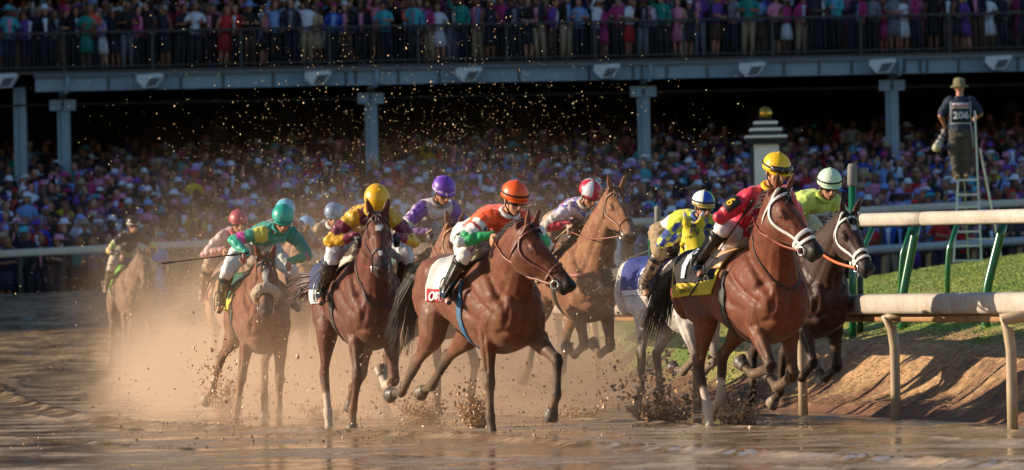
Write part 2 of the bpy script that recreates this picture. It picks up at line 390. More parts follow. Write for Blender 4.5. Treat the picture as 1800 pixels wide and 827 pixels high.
    # nostril, mouth line, ear inside
    for sg in (-1, 1):
        k = onhead & (((th - .585) / .020) ** 2 + ((lh - sg * .055) / .035) ** 2 + ((bh - .048) / .026) ** 2 < 1)
        cols[k] = (.006, .004, .004)
    k = onhead & (abs(bh - .118 - .02 * (th - .5)) < .007) & (th > .50) & (th < .66)
    cols[k] *= .25
    # dirt on legs & belly
    z = co[:, 2]
    mudc = np.array(srgb(sp.get('mudcol', '#8a6848'))); ml = sp.get('legmud', .35)
    nz = np.array([noise.noise(V(p) * 7) for p in co]) * .5 + .5
    a = np.clip((1.05 - z) / .9, 0, 1) * ml * np.clip(nz * 1.6 - .2, 0, 1)
    cols = cols * (1 - a[:, None]) + mudc * a[:, None]
    if sp.get('dapple'):
        nn = np.array([noise.noise(V(p) * 16) for p in co]); cols *= (1 + .25 * nn)[:, None]
    setcol(me, cols)
    root = empty(name, sp['loc'], sp['rz'], sp.get('k', 1))
    me.name = 'body'
    me.materials.append(mat('coat_%.2f_%.2f' % (sp.get('mud', .0), sp.get('gloss', .38)), rough=sp.get('gloss', .38) + .16, spec=.24, attr=True, bump=.08, bscale=110, var=.26, vscale=7, sheen=.1, rvar=1, mud=sp.get('mud', 0), mudcol=srgb(sp.get('mudcol', '#8a6848'))))
    body = put(bpy.data.objects.new('body', me), root)
    bvh = BVHTree.FromPolygons([tuple(v) for v in co], [tuple(p.vertices) for p in me.polygons])
    # ---------------- hooves
    for nm in ('fR', 'fL', 'hR', 'hL'):
        J = S[nm]; p0 = J[4]; dd = (J[4] - J[3]).normalized(); Jd = dd
        u = (Yv - Jd * Yv.dot(Jd)).normalized(); v = Jd.cross(u)
        if v.x < 0: v = -v
        sole = (v * .75 + Jd * .0)
        h = G(); k = .085
        h.loft([(p0 - Jd * .012, u, v, .043, .041), (p0 + Jd * .012, u, v, .047, .046), (p0 + Jd * .05 + v * .004, u, v, .056, .058), (p0 + Jd * k + v * .008, u, v, .063, .067), (p0 + Jd * (k + .006) + v * .008, u, v, .058, .06), (p0 + Jd * (k - .004) + v * .008, u, v, .046, .048)], 16)
        h.obj('hoof', mat('hoof_pale' if nm in socks or sp.get('palehoof') else 'hoof_dark', srgb('#8d7c6a') if nm in socks or sp.get('palehoof') else srgb('#4a423c'), .45, var=.35, vscale=18, bump=.2, mud=.35), body)
    # ---------------- eyes
    for sg in (-1, 1):
        e = G().ell(headpt(S, .185, sg * .089, .078), (.026, .015, .019), Matrix((d, lat, hup)).transposed(), 12, 8)
        e.obj('eye', mat('horse_eye', (.008, .004, .003), .06, spec=.8), body)
    # ---------------- mane & tail
    rnd = random.Random(sp.get('seed', 1)); m = G(); hc = srgb(sp.get('hair', '#15100d'))
    if sp.get('mane', 1):
        for i in range(170):
            t = rnd.uniform(.12, 1.0); j = min(12, int(t * 13)); c, l, v, ru, rv = st[j]
            sgn = 1 if v.dot(V((-1, 0, 1))) > 0 else -1; top = c + v * rv * sgn * .93 + l * rnd.uniform(-.015, .015)
            s_ = rnd.choice((-1, 1)) if rnd.random() < .35 else sp.get('maneside', 1)
            L = rnd.uniform(.06, .15); out = v * sgn; w0 = rnd.uniform(.005, .009)
            p1 = top + out * L * .16 + l * s_ * L * .35 + V((-.2 * L, 0, 0)); p2 = top + out * L * rnd.uniform(-.25, .12) + l * s_ * L * .8 + V((-.4 * L, 0, -.15 * L))
            m.tube([top - out * .02, top + out * .015, p1, p2], [w0, w0, w0 * .7, .001], 4)
        m.obj('mane', mat('horsehair_' + sp.get('hair', '#15100d')[1:], hc, .5, sheen=.2, var=.3), root); m = G()
        for i in range(16):   # forelock
            a0 = headpt(S, rnd.uniform(-.03, .03), rnd.uniform(-.03, .03), .01); L = rnd.uniform(.07, .15)
            m.tube([a0, a0 + hup * .03 + lat * rnd.uniform(-.02, .02), a0 + d * L * .6 + hup * rnd.uniform(.0, .05) + lat * rnd.uniform(-.04, .04), a0 + d * L + hup * rnd.uniform(-.01, .02) + lat * rnd.uniform(-.05, .05)], [.008, .009, .006, .001], 4)
        m.obj('forelock', mat('horsehair_' + sp.get('hair', '#15100d')[1:]), root)
    tl = G(); q0 = B(-.84, 0, 1.44); ty = sp.get('tailyaw', 0); td = sp.get('taildrop', 1)
    for i in range(190):
        a = rnd.uniform(-1, 1); b = rnd.uniform(-1, 1); L = rnd.uniform(.45, .8) * sp.get('taillen', .6)
        p = [q0 + V((0, a * .02, b * .02)), q0 + V((-.10, a * .035, .02 + b * .03)), q0 + V((-.22 - .1 * L, a * .06 + ty * .12, -.03 + b * .06)), q0 + V((-.30 - .45 * L, a * .09 + ty * .3, -.16 * td * L / .6 + b * .09)), q0 + V((-.36 - .75 * L + rnd.uniform(-.05, .05), a * .13 + ty * .5, -.38 * td * L / .6 + b * .1))]
        tl.tube(p, [.012, .012, .009, .006, .001], 4)
    tl.obj('tail', mat('horsehair_' + sp.get('hair', '#15100d')[1:], hc, .5), root)
    S['bvh'] = bvh; S['root'] = root; S['body'] = body; S['sp'] = sp
    return S

# ---------------- tack, laid on the body by ray casts
def hit(bvh, origin, target, off):
    o = V(origin); t = V(target); dr = (t - o).normalized(); loc, nrm, idx, dist = bvh.ray_cast(o, dr, (t - o).length)
    if loc is None: return None, None
    return loc + nrm * off, nrm
def ribbon(g, pts, nrms, wid, th, col=None, closed=False):
    """strap lying on a surface, with thickness"""
    n = len(pts); st = []
    for i in range(n):
        a = pts[(i - 1) % n] if closed else pts[max(0, i - 1)]; b = pts[(i + 1) % n] if closed else pts[min(n - 1, i + 1)]
        d = (b - a); d = d.normalized() if d.length > 1e-9 else V((1, 0, 0)); nn = nrms[i]; s = d.cross(nn).normalized()
        st.append((pts[i] + nn * th * .3, s, nn, wid / 2, th / 2))
    if closed: st.append(st[0])
    g.loft(st, 8, col, caps=not closed, pw=3.5)
def headring(S, t, off=.006, a0=0, a1=360, n=28, slant=0, cb=None):
    """points round the head at profile position t; angle 0 = nose line, 180 = jaw"""
    pts = []; nr = []; hs = catmull([h[0] for h in HEADST], [h[1:] for h in HEADST], [t])[0]; cb = hs[0] if cb is None else cb
    for i in range(n + (a1 - a0 < 360)):
        a = R(a0 + (a1 - a0) * i / n); tt = t + slant * (1 - math.cos(a)) / 2
        c = headpt(S, tt, 0, cb); q = headpt(S, tt, math.sin(a) * .35, cb - math.cos(a) * .35)
        p, nn = hit(S['bvh'], q, c, off)
        if p is not None and (p - c).length < .24: pts.append(p); nr.append(nn)
    return pts, nr
def headline(S, path, off=.006):
    """path of (t, side angle deg) points"""
    pts = []; nr = []
    for k in range(len(path) - 1):
        (t0, a0), (t1, a1) = path[k], path[k + 1]
        for i in range(6):
            f = i / 6; t = t0 + (t1 - t0) * f; a = R(a0 + (a1 - a0) * f)
            hs = catmull([h[0] for h in HEADST], [h[1:] for h in HEADST], [t])[0]; c = headpt(S, t, 0, hs[0])
            p, nn = hit(S['bvh'], headpt(S, t, math.sin(a) * .3, hs[0] - math.cos(a) * .3), c, off)
            if p is not None and (p - c).length < .22: pts.append(p); nr.append(nn)
    return pts, nr
def smoothp(pts):
    return [pts[0]] + [(pts[i - 1] + pts[i] * 2 + pts[i + 1]) / 4 for i in range(1, len(pts) - 1)] + [pts[-1]] if len(pts) > 2 else pts
def tack(S, hands):
    sp = S['sp']; root = S['root']; body = S['body']; bvh = S['bvh']; B = S['B']
    bc = sp.get('bridle', '#2a1510'); wd = sp.get('bridlew', .018)
    lm = mat('leather_' + bc[1:], srgb(bc), .45, var=.2, vscale=20)
    br = G()
    def add(pts, nr, w_, closed=False, th=.008):
        if len(pts) > 3: ribbon(br, smoothp(pts) if not closed else pts, nr, w_, th, None, closed)
    add(*headring(S, .40, slant=.03), wd * (1.5 if sp.get('whitebridle') else 1.1), True)
    if sp.get('whitebridle'): add(*headring(S, .475, slant=-.02), wd * 1.2, True)
    add(*headring(S, .045, .008, -80, 80), wd)
    for sg in (-1, 1):
        add(*headline(S, [(-.005, sg * 28), (.05, sg * 78), (.12, sg * 92), (.30, sg * 98), (.42, sg * 98), (.50, sg * 100)]), wd)
        add(*headline(S, [(.03, sg * 60), (.06, sg * 110), (.10, sg * 160)]), wd * .8)
    br.obj('bridle', lm, root)
    bit = G()
    rings = []
    for sg in (-1, 1):
        c = headpt(S, .515, sg * .066, .115); rings.append(c); o, d, lat, up = S['head']
        bit.tube([c + (d * math.cos(a) + up * math.sin(a)) * .033 + lat * sg * .006 for a in np.linspace(0, 2 * math.pi, 17)], .0045, 6, lat=tuple(lat))
    bit.obj('bit', mat('bit_steel', (.7, .7, .7), .25, metal=1), root)
    if sp.get('sheepskin'):
        g = G(); pts, nr = headring(S, .36, .026, -112, 112, 26)
        if len(pts) > 4:
            rr = random.Random(3); g.tube(pts, .052, 12)
            me = remesh(g, .012, 2); cc = mverts(me); nn = mnorms(me)
            cc += nn * np.array([noise.noise(V(p) * 60) * .012 for p in cc])[:, None]
            me.vertices.foreach_set('co', cc.ravel()); me.materials.append(mat('sheepskin', srgb('#b8a388'), .95, bump=.6, bscale=120, var=.25, sheen=.5)); put(bpy.data.objects.new('noseband', me), root)
    # reins
    rc = sp.get('reins', bc); rm = mat('leather_' + rc[1:], srgb(rc), .5, var=.2, vscale=20); g = G()
    for sg in (-1, 1):
        a = rings[0 if sg < 0 else 1]; b = hands[0 if sg < 0 else 1]; mid = (a + b) / 2 + V((0, sg * .05, -.05))
        nbp, nn = None, None
        pts = [a, a.lerp(mid, .5) + V((0, sg * .02, -.01)), mid, mid.lerp(b, .5) + V((0, sg * .02, -.0)), b]
        pp = [V(x) for x in catmull([0, 1, 2, 3, 4], [list(p) for p in pts], np.linspace(0, 4, 20))]
        # push out of the neck
        out = []
        for p in pp:
            loc, nrm, idx, dist = bvh.find_nearest(p)
            if (p - loc).dot(nrm) < .012: p = loc + nrm * .014
            out.append(p)
        g.tube(out, sp.get('reinw', .010) * .62, 6, flat=.4, lat=(0, 0, 1))
    g.obj('reins', rm, root)
    # breast strap / martingale
    if sp.get('breast'):
        g = G(); pts = []; nr = []
        for i in range(28):
            a = R(-100 + 200 * i / 27); c = B(.35, 0, 1.22); q = c + V((math.cos(a), math.sin(a), 0)) * .9 + V((0, 0, .0)); t = c + V((0, 0, .02))
            p, nn = hit(bvh, q, t, .006)
            if p is not None: pts.append(p); nr.append(nn)
        if len(pts) > 4: ribbon(g, smoothp(pts), nr, .04, .008)
        g.obj('breast_strap', mat('leather_' + sp['breast'][1:], srgb(sp['breast']), .6, var=.25), root)
    # neck strap
    if sp.get('neckstrap'):
        g = G(); pts = []; nr = []; nk = S['neck']; c0 = nk[1].lerp(nk[2], .0)
        for i in range(32):
            a = 2 * math.pi * i / 32; ax = (nk[2] - nk[0]).normalized(); v = ax.cross(V((0, 1, 0))).normalized()
            c = c0 - v * math.cos(a) * -.05
            p, nn = hit(bvh, c0 + V((0, 1, 0)) * math.sin(a) * .6 + (v + ax * .35) * math.cos(a) * .6, c0, .006)
            if p is not None: pts.append(p); nr.append(nn)
        if len(pts) > 4: ribbon(g, pts, nr, .018, .006, closed=True)
        g.obj('neck_strap', mat('leather_2a1510', srgb('#2a1510'), .45), root)
    # saddle cloth with side panels: u along x, v = angle from the spine
    def surf(x, ang, off, lean=0):
        c = B(x, 0, 1.22); q = c + V((0, math.sin(ang), math.cos(ang))) * .75
        q = B(x, 0, 1.22) + (V((0, math.sin(ang), 0)) + (B(0, 0, 1) - B(0, 0, 0)) * math.cos(ang)) * .75
        return hit(bvh, q, c, off)
    S['surf'] = surf
    x0, x1 = sp.get('clothx', (-.46, .22)); A = R(sp.get('clothang', 96)); nu, nv = 26, 60
    base = np.array(srgb(sp['cloth'])); edge = srgb(sp.get('clothedge', sp['cloth'])); bandc = srgb(sp.get('clothband', sp['cloth']))
    vs = []; ok = {}
    for j in range(nv + 1):
        ang = -A + 2 * A * j / nv
        for i in range(nu + 1):
            x = x0 + (x1 - x0) * i / nu + .10 * abs(ang / A) ** 2 * -1
            p, nn = surf(x, ang, .014 + .006 * noise.noise(V((x * 9, ang * 4, sp.get('seed', 1)))))
            vs.append((p, nn) if p is not None else (B(x, 0, 1.2) + V((0, math.sin(ang) * .3, math.cos(ang) * .3)), V((0, math.sin(ang), math.cos(ang)))))
    g = G(); n = len(vs); top = [v[0] for v in vs]; bot = [v[0] - v[1] * .008 for v in vs]
    g.v = [tuple(x) for x in top + bot]; Wd = nu + 1
    bf = sp.get('clothbandw', .16)
    for j in range(nv):
        for i in range(nu):
            f = abs((j + .5) / nv * 2 - 1); c = base
            if f > 1 - bf: c = bandc
            if f > .985 or i == 0 or i == nu - 1: c = edge
            a = j * Wd + i; g.f.append((a, a + 1, a + 1 + Wd, a + Wd)); g.c.append(tuple(c)); g.f.append(tuple(n + k for k in (a, a + Wd, a + 1 + Wd, a + 1))); g.c.append(tuple(c))
    for i in range(nu):
        for a, b in ((i, i + 1), (nv * Wd + i + 1, nv * Wd + i)): g.f.append((a, n + a, n + b, b)); g.c.append(edge)
    for j in range(nv):
        for a, b in (((j + 1) * Wd, j * Wd), (j * Wd + nu, (j + 1) * Wd + nu)): g.f.append((a, n + a, n + b, b)); g.c.append(edge)
    cl = g.obj('saddle_cloth', mat('saddle_cloth_m', rough=.8, attr=True, bump=.15, bscale=200, var=.08, mud=sp.get('clothmud', .12)), root)
    S['cloth'] = cl; S['clothx'] = (x0, x1); S['clothA'] = A
    # number and lettering on the near (right-hand) and far side
    for (txt, size, uc, vc, colr, font_w) in sp.get('clothtext', []):
        for sg in (-1, 1):
            me = textmesh(txt, size, .002)
            cc = mverts(me); new = []
            for p in cc:
                x = x0 + (x1 - x0) * uc + p[0] * (1 if sg < 0 else -1); ang = sg * (A * vc - p[1] / .30)
                x += .10 * abs(ang / A) ** 2 * -1
                q, nn = surf(x, ang, .024 + p[2]); new.append(q if q is not None else B(x, sg * .3, 1.3))
            me.vertices.foreach_set('co', np.array([list(q) for q in new], 'f').ravel())
            me.materials.append(mat('lettering_' + colr[1:], srgb(colr), .7)); put(bpy.data.objects.new('number' if len(txt) < 3 else 'lettering', me), cl)
    # saddle
    g = G(); rows_ = [(-.20, .10, .030), (-.12, .13, .035), (0, .13, .030), (.10, .11, .035), (.20, .08, .06)]; st = []
    for (x, hw, h) in rows_:
        p, nn = surf(x, 0, .03); p = p if p is not None else B(x, 0, 1.5); st.append((p + V((0, 0, .01)), V((0, 1, 0)), V((0, 0, 1)), hw, h))
    g.loft(st, 14)
    for sg in (-1, 1):
        for x in np.linspace(-.02, .16, 7):
            pass
        fl = []
        for k in range(8):
            p, nn = surf(.06 + .03 * k / 7, sg * R(12 + 46 * k / 7), .034); 
            if p is not None: fl.append((p, (B(1, 0, 0) - B(0, 0, 0)), nn, .13 - .006 * k, .012))
        if len(fl) > 3: g.loft(fl, 12, pw=3)
    g.obj('saddle', mat('saddle_' + sp.get('saddle', '#1a1412')[1:], srgb(sp.get('saddle', '#1a1412')), .4, var=.2), root)
    # girth
    g = G(); pts = []; nr = []
    for i in range(22):
        ang = R(60 + 240 * i / 21); p, nn = surf(.20, ang, .008)
        if p is not None: pts.append(p); nr.append(nn)
    if len(pts) > 4: ribbon(g, smoothp(pts), nr, .07, .01)
    g.obj('girth', mat('girth_' + sp.get('girth', '#181413')[1:], srgb(sp.get('girth', '#181413')), .6, var=.25, mud=.2), root)
    if sp.get('hood'):
        g = G(); o, d, lat, up = S['head']; N = 36; ts = np.linspace(-.045, .33, 18); vs = []; keep = []
        for t in ts:
            hs = catmull([h[0] for h in HEADST], [h[1:] for h in HEADST], [max(t, -.02)])[0]
            for i in range(N):
                a = R(-150 + 300 * i / (N - 1)); c = headpt(S, t, 0, hs[0]); p, nn = hit(bvh, headpt(S, t, math.sin(a) * .4, hs[0] - math.cos(a) * .4), c, .010)
                vs.append(p if p is not None else c + (lat * math.sin(a) + up * math.cos(a)) * .12); keep.append(p is not None and (p - c).length < .24)
        fs = []
        for j in range(17):
            for i in range(N - 1):
                ids = (j * N + i, j * N + i + 1, (j + 1) * N + i + 1, (j + 1) * N + i)
                cen = sum((vs[k] for k in ids), V()) / 4; r_ = cen - o; th, lh, bh = r_.dot(d), abs(r_.dot(lat)), -r_.dot(up)
                if ((th - .19) / .05) ** 2 + ((bh - .08) / .038) ** 2 < 1 and lh > .05: continue
                if all(keep[k] for k in ids): fs.append(ids)
        g.add(vs, fs)
        h = g.obj('blinker_hood', mat('hood_yellow', srgb('#c9b012'), .75, bump=.2, bscale=90, mud=.2), root)
        so_ = h.modifiers.new('s', 'SOLIDIFY'); so_.thickness = .006
        for sg in (-1, 1):
            g = G(); g.tube([headpt(S, .175, sg * .10, .05), headpt(S, .155, sg * .125, .075), headpt(S, .165, sg * .115, .115)], [.012, .022, .012], 8); g.obj('blinker_cup', mat('hood_yellow'), h)
        me = textmesh('LGA', .05, .002); cc = mverts(me); new = []
        for p in cc:
            c = headpt(S, .10, 0, .1); q, nn = hit(bvh, headpt(S, .12 - p[1], -.4 * .9 - .0, .02 - p[0] * .0), c, .012)
            new.append(list(headpt(S, .13 - p[1], -.065 + p[0] * .8, -.012 + .02 * abs(-.065 + p[0] * .8) / .1)))
        me.vertices.foreach_set('co', np.array(new, 'f').ravel()); me.materials.append(mat('lettering_black', (.01, .01, .01), .7)); put(bpy.data.objects.new('lettering', me), h)
TXT = {}
def textmesh(txt, size, ext):
    cu = bpy.data.curves.new('t', 'FONT'); cu.body = txt; cu.size = size; cu.extrude = ext; cu.align_x = 'CENTER'; cu.align_y = 'CENTER'; cu.resolution_u = 3; cu.offset = size * .02
    o = bpy.data.objects.new('t', cu); COL.objects.link(o); dg = bpy.context.evaluated_depsgraph_get(); dg.update()
    me = bpy.data.meshes.new_from_object(o.evaluated_get(dg)); bpy.data.objects.remove(o)
    bm = bmesh.new(); bm.from_mesh(me); bmesh.ops.triangulate(bm, faces=bm.faces)
    bmesh.ops.subdivide_edges(bm, edges=[e for e in bm.edges if e.calc_length() > size * .25], cuts=2); bmesh.ops.triangulate(bm, faces=bm.faces)
    bm.to_mesh(me); bm.free(); return me
# ================================================================== RIDERS AND PEOPLE
def bands(lst):
    """lst of (upto t, colour) -> fn(t, pts)"""
    ks = [k for k, _ in lst]; cs = np.array([srgb(c) for _, c in lst])
    def fn(t, p): return cs[np.clip(np.searchsorted(ks, t), 0, len(ks) - 1)]
    return fn
def limb(g, pts, rs, n=12, flat=1.0, lat=(0, 1, 0)):
    """tapered limb with rounded joints"""
    g.tube(pts, rs, n, flat=flat, lat=lat)
    for p, r in ((pts[0], rs[0]), (pts[-1], rs[-1])): g.ell(p, (r * .98,) * 3)
def head_geo(g, hc, M, k=1.0):
    """head with face; M columns: forward, left, up"""
    f, l, u = M.col[0], M.col[1], M.col[2]
    at = lambda a, b, c: hc + (f * a + l * b + u * c) * k
    g.ell(at(-.008, 0, .028), (.098 * k, .076 * k, .098 * k), M)
    g.ell(at(.020, 0, -.045), (.072 * k, .060 * k, .068 * k), M)
    g.ell(at(.055, 0, -.088), (.030 * k, .032 * k, .024 * k), M)          # chin
    g.tube([at(.078, 0, .020), at(.096, 0, -.008), at(.112, 0, -.032), at(.092, 0, -.045)], [.010 * k, .012 * k, .017 * k, .012 * k], 8, lat=tuple(l))
    g.ell(at(.088, 0, -.062), (.012 * k, .024 * k, .007 * k), M); g.ell(at(.085, 0, -.073), (.012 * k, .021 * k, .007 * k), M)
    g.ell(at(.082, 0, .030), (.014 * k, .052 * k, .010 * k), M)           # brow
    for s in (-1, 1):
        g.ell(at(.058, s * .042, -.022), (.022 * k, .020 * k, .020 * k), M)
        g.ell(at(-.005, s * .078, -.006), (.016 * k, .008 * k, .030 * k), M)
def hand_geo(g, wrist, grip, axis, out, k=1.0, holding=True):
    """palm and five fingers closed round a bar running along axis through grip"""
    d = (grip - wrist).normalized(); ax = (axis - d * axis.dot(d)).normalized(); n = d.cross(ax)
    if n.dot(out) < 0: n = -n
    c = grip
    g.loft([(wrist, ax, n, .026 * k, .020 * k), (wrist.lerp(c, .45) + n * .008, ax, n, .036 * k, .018 * k), (c + n * .018 - d * .005, ax, n, .042 * k, .016 * k)], 10)
    for i, L in enumerate((.030, .034, .032, .026)):
        b = ax * (.030 - .020 * i) * k; r = .0092 * k
        g.tube([c + b + n * .018 - d * .01, c + b + n * .016 + d * (.018 + L * .2), c + b - n * .004 + d * (.024 + L * .25), c + b - n * .022 + d * .006, c + b - n * .016 - d * .014], [r * 1.1, r * 1.1, r, r * .95, r * .8], 7)
    t0 = wrist.lerp(c, .4) + ax * .030 * k
    g.tube([t0, t0 + ax * .018 - n * .010 + d * .012, c + ax * .036 - n * .020 - d * .002, c + ax * .018 - n * .034 + d * .010], [.015 * k, .013 * k, .011 * k, .009 * k], 7)
SKIN = '#b07a5c'
def build_rider(S, jp, name='person'):
    """jockey in the irons, built in the horse's own space"""
    sp = S['sp']; B0 = S['B']; rnd = random.Random(jp.get('seed', 1))
    dx, dzz = jp.get('dx', 0), jp.get('dz', 0)
    B = lambda x, y, z: B0(x + dx, y, z + dzz)
    lean = R(jp.get('lean', 22))          # torso above horizontal
    pel = B(jp.get('px', -.16), 0, jp.get('pz', 1.93)); TL = .50
    tw = R(jp.get('twist', 0))
    td = V((math.cos(lean) * math.cos(tw), math.cos(lean) * math.sin(tw), math.sin(lean)))
    lat = V((-math.sin(tw), math.cos(tw), 0)); tn = td.cross(lat)      # tn points down/forward? make it up
    if tn.z < 0: tn = -tn
    ch = pel + td * TL + tn * .0
    mid = pel.lerp(ch, .5) + tn * .055
    neck = ch + td * .07 + tn * .015
    hy, hp = R(jp.get('headyaw', 0)), R(jp.get('headpitch', -12))
    hf = V((math.cos(hp) * math.cos(hy), math.cos(hp) * math.sin(hy), math.sin(hp))); hl = V((-math.sin(hy), math.cos(hy), 0)); hr_ = R(jp.get('headroll', 0))
    if hr_: hl = Matrix.Rotation(hr_, 3, hf) @ hl
    hu = hf.cross(hl); M = Matrix((hf, hl, hu)).transposed()
    hc = neck + td * .055 + V((0, 0, .105)) + hf * .035
    sh = {}; el = {}; wr = {}; hd = {}
    for s, n in ((-1, 'R'), (1, 'L')):
        sh[n] = ch + lat * s * .175 - tn * .005
        h = jp['hands'][0 if s < 0 else 1]; h = B(*h); hd[n] = h
        # elbow by two-bone solve, pushed outwards/back
        a, b = .29, .26; w0 = h - (h - sh[n]).normalized() * .07; dd = (w0 - sh[n]); L = min(dd.length, a + b - .01); dn = dd.normalized()
        x = (a * a - b * b + L * L) / (2 * L); y = math.sqrt(max(0, a * a - x * x))
        pole = V(jp.get('pole' + n, (-.5, s * .8, -.3))); pole = (pole - dn * pole.dot(dn)).normalized()
        el[n] = sh[n] + dn * x + pole * y; wr[n] = sh[n] + dn * L if dd.length > L else w0
    hip = {}; kn = {}; an = {}; toe = {}
    for s, n in ((-1, 'R'), (1, 'L')):
        hip[n] = pel + lat * s * .10 - tn * .02
        an[n] = B0(jp.get('fx', -.06), s * .355, jp.get('fz', 1.27)); toe[n] = an[n] + V((.13, s * .035, -.075)); 
        k0 = B0(jp.get('kx', .23), s * .325, jp.get('kz', 1.57)); kn[n] = k0
    # ---- skin body (one continuous mesh)
    g = G()
    head_geo(g, hc, M)
    g.tube([neck - td * .04, hc - hf * .02 - hu * .07], [.052, .048], 12)
    tor = [(0, .145, .105), (.25, .13, .095), (.5, .125, .09), (.8, .155, .10), (1.0, .13, .085), (1.1, .06, .06)]
    def torso(gg, off):
        st = []
        for (t, rl, rv) in tor:
            p = pel.lerp(mid, t * 2) if t < .5 else mid.lerp(ch, (t - .5) * 2); st.append((p, lat, tn, rl + off, rv + off))
        st.insert(0, (pel - td * .09, lat, tn, .09 + off, .07 + off)); gg.loft(st, 18)
    torso(g, -.012)
    for s, n in ((-1, 'R'), (1, 'L')):
        limb(g, [sh[n], sh[n].lerp(el[n], .4), el[n]], [.048, .042, .034]); limb(g, [el[n], el[n].lerp(wr[n], .35), wr[n]], [.034, .036, .024])
        rest = jp.get('axis' + n, (.0, 0, 1)); hand_geo(g, wr[n], hd[n], V(rest), V((0, s, .3)), 1.0)
        limb(g, [hip[n], hip[n].lerp(kn[n], .5), kn[n]], [.085, .072, .052]); limb(g, [kn[n], kn[n].lerp(an[n], .35), an[n]], [.05, .05, .034])
        limb(g, [an[n], toe[n]], [.036, .03])
    me = remesh(g, .0085, 2, .4); co = mverts(me).astype(float); skin = np.array(srgb(jp.get('skin', SKIN)))
    cols = np.tile(skin, (len(co), 1)); rel = co - np.array(hc); a = rel @ np.array(hf); b = rel @ np.array(hl); c = rel @ np.array(hu)
    k = (abs(c + .0675) < .006) & (abs(b) < .024) & (a > .07); cols[k] = np.array(srgb('#5c2f26'))
    for s in (-1, 1):
        k = (((b - s * .032) / .014) ** 2 + ((c - .012) / .007) ** 2 < 1) & (a > .05); cols[k] = (.05, .04, .035)
    k = (abs(c - .030) < .006) & (abs(abs(b) - .033) < .018) & (a > .05); cols[k] = np.array(srgb('#4a3020'))
    gl = jp.get('glove')
    if gl:
        for n in 'RL':
            k = np.linalg.norm(co - np.array(hd[n]), axis=1) < .115; cols[k] = srgb(gl)
    setcol(me, cols); me.materials.append(mat('skin', rough=.5, attr=True, var=.12, vscale=25, mud=jp.get('facemud', .12)))
    me.name = 'body'
    Mw = Matrix.LocRotScale(V(sp['loc']), Euler((0, 0, sp['rz'])), V((sp.get('k', 1),) * 3))
    base = pel; root = empty(name, Mw @ base, sp['rz'], sp.get('k', 1))
    def fin(o): o.data.transform(Matrix.Translation(-base)); o.location = (0, 0, 0); return o
    fin(put(bpy.data.objects.new('body', me), root))
    MUD = jp.get('mud', .12)
    # ---- jersey
    g = G(); torso(g, .018)
    g.ell(neck - td * .045, (.075, .085, .06), Matrix((td, lat, tn)).transposed())
    for s, n in ((-1, 'R'), (1, 'L')):
        limb(g, [sh[n] - lat * s * .03, sh[n].lerp(el[n], .45), el[n]], [.080, .066, .052]); limb(g, [el[n], el[n].lerp(wr[n], .45), wr[n] - (hd[n] - wr[n]).normalized() * .01], [.052, .048, .034])
        g.ell(hip[n] - td * .03, (.10, .085, .09))
    me = remesh(g, .011, 3, .5); co = mverts(me); nn = mnorms(me)
    dsp = np.array([noise.noise(V((p[0] * 13, p[1] * 22, p[2] * 17)) + V((jp.get('seed', 1), 0, 0))) * .013 + noise.noise(V(p) * 38) * .005 for p in co])
    me.vertices.foreach_set('co', (co + nn * dsp[:, None]).ravel().astype('f')); co = co.astype(float)
    bones = [(pel, ch + td * .09, .115, bands(jp['torso']))]
    if jp.get('yoke'):
        yk = np.array(srgb(jp['yoke'])); 
    for n in 'RL':
        sl = jp.get('sleeve' + n, jp['sleeve']); f1 = bands([(a * 2, c) for a, c in sl]); f2 = bands([(a * 2 - 1, c) for a, c in sl])
        bones += [(sh[n], el[n], .062, f1), (el[n], wr[n], .048, f2)]
    cols = bonecol(co, bones)
    if jp.get('pattern'):
        kind, pc, pn = jp['pattern']; pc = np.array(srgb(pc))
        for i, p in enumerate(co):
            arm = min((V(p) - sh['R']).length, (V(p) - sh['L']).length, (V(p) - el['R']).length, (V(p) - el['L']).length, (V(p) - wr['R']).length, (V(p) - wr['L']).length)
            side = min((V(p) - el['R']).length, (V(p) - el['L']).length, (V(p) - wr['R']).length, (V(p) - wr['L']).length)
            if kind == 'diamond' and side < .15:
                q = (p[0] + p[2]) * pn, (p[0] - p[2] + p[1]) * pn
                if (math.floor(q[0]) + math.floor(q[1])) % 2 == 0: cols[i] = pc
            if kind == 'check' and side > .18:
                if (math.floor(p[0] * pn) + math.floor(p[1] * pn) + math.floor(p[2] * pn)) % 2 == 0: cols[i] = pc
            if kind == 'stripe' and side > .2:
                if math.floor(((V(p) - pel).dot(lat)) * pn + 100) % 2 == 0: cols[i] = pc
    setcol(me, cols); me.name = 'jersey'; me.materials.append(mat('silk_%.2f' % MUD, rough=.42, spec=.5, attr=True, bump=.25, bscale=26, sheen=.2, var=.06, mud=MUD))
    jer = fin(put(bpy.data.objects.new('jersey', me), root))
    # ---- breeches
    g = G(); st = [(pel - td * .12, lat, tn, .08, .07), (pel - td * .07, lat, tn, .15, .12), (pel, lat, tn, .168, .130), (pel + td * .07, lat, tn, .15, .118)]; g.loft(st, 18)
    for s, n in ((-1, 'R'), (1, 'L')):
        g.ell(hip[n] - td * .05, (.13, .105, .125))
        limb(g, [hip[n], hip[n].lerp(kn[n], .5) + V((0, s * .01, 0)), kn[n]], [.112, .094, .070]); limb(g, [kn[n], kn[n].lerp(an[n], .30)], [.070, .060])
    me = remesh(g, .011, 3, .5); co = mverts(me); nn = mnorms(me)
    dsp = np.array([noise.noise(V((p[0] * 20, p[1] * 20, p[2] * 20))) * .014 for p in co]); me.vertices.foreach_set('co', (co + nn * dsp[:, None]).ravel().astype('f'))
    bm_ = jp.get('breechmud', MUD + .1); me.materials.append(mat('breeches_%.2f%s' % (bm_, jp.get('breeches', '#cfc8bf')), srgb(jp.get('breeches', '#cfc8bf')), .7, mud=bm_, bump=.15)); me.name = 'breeches'
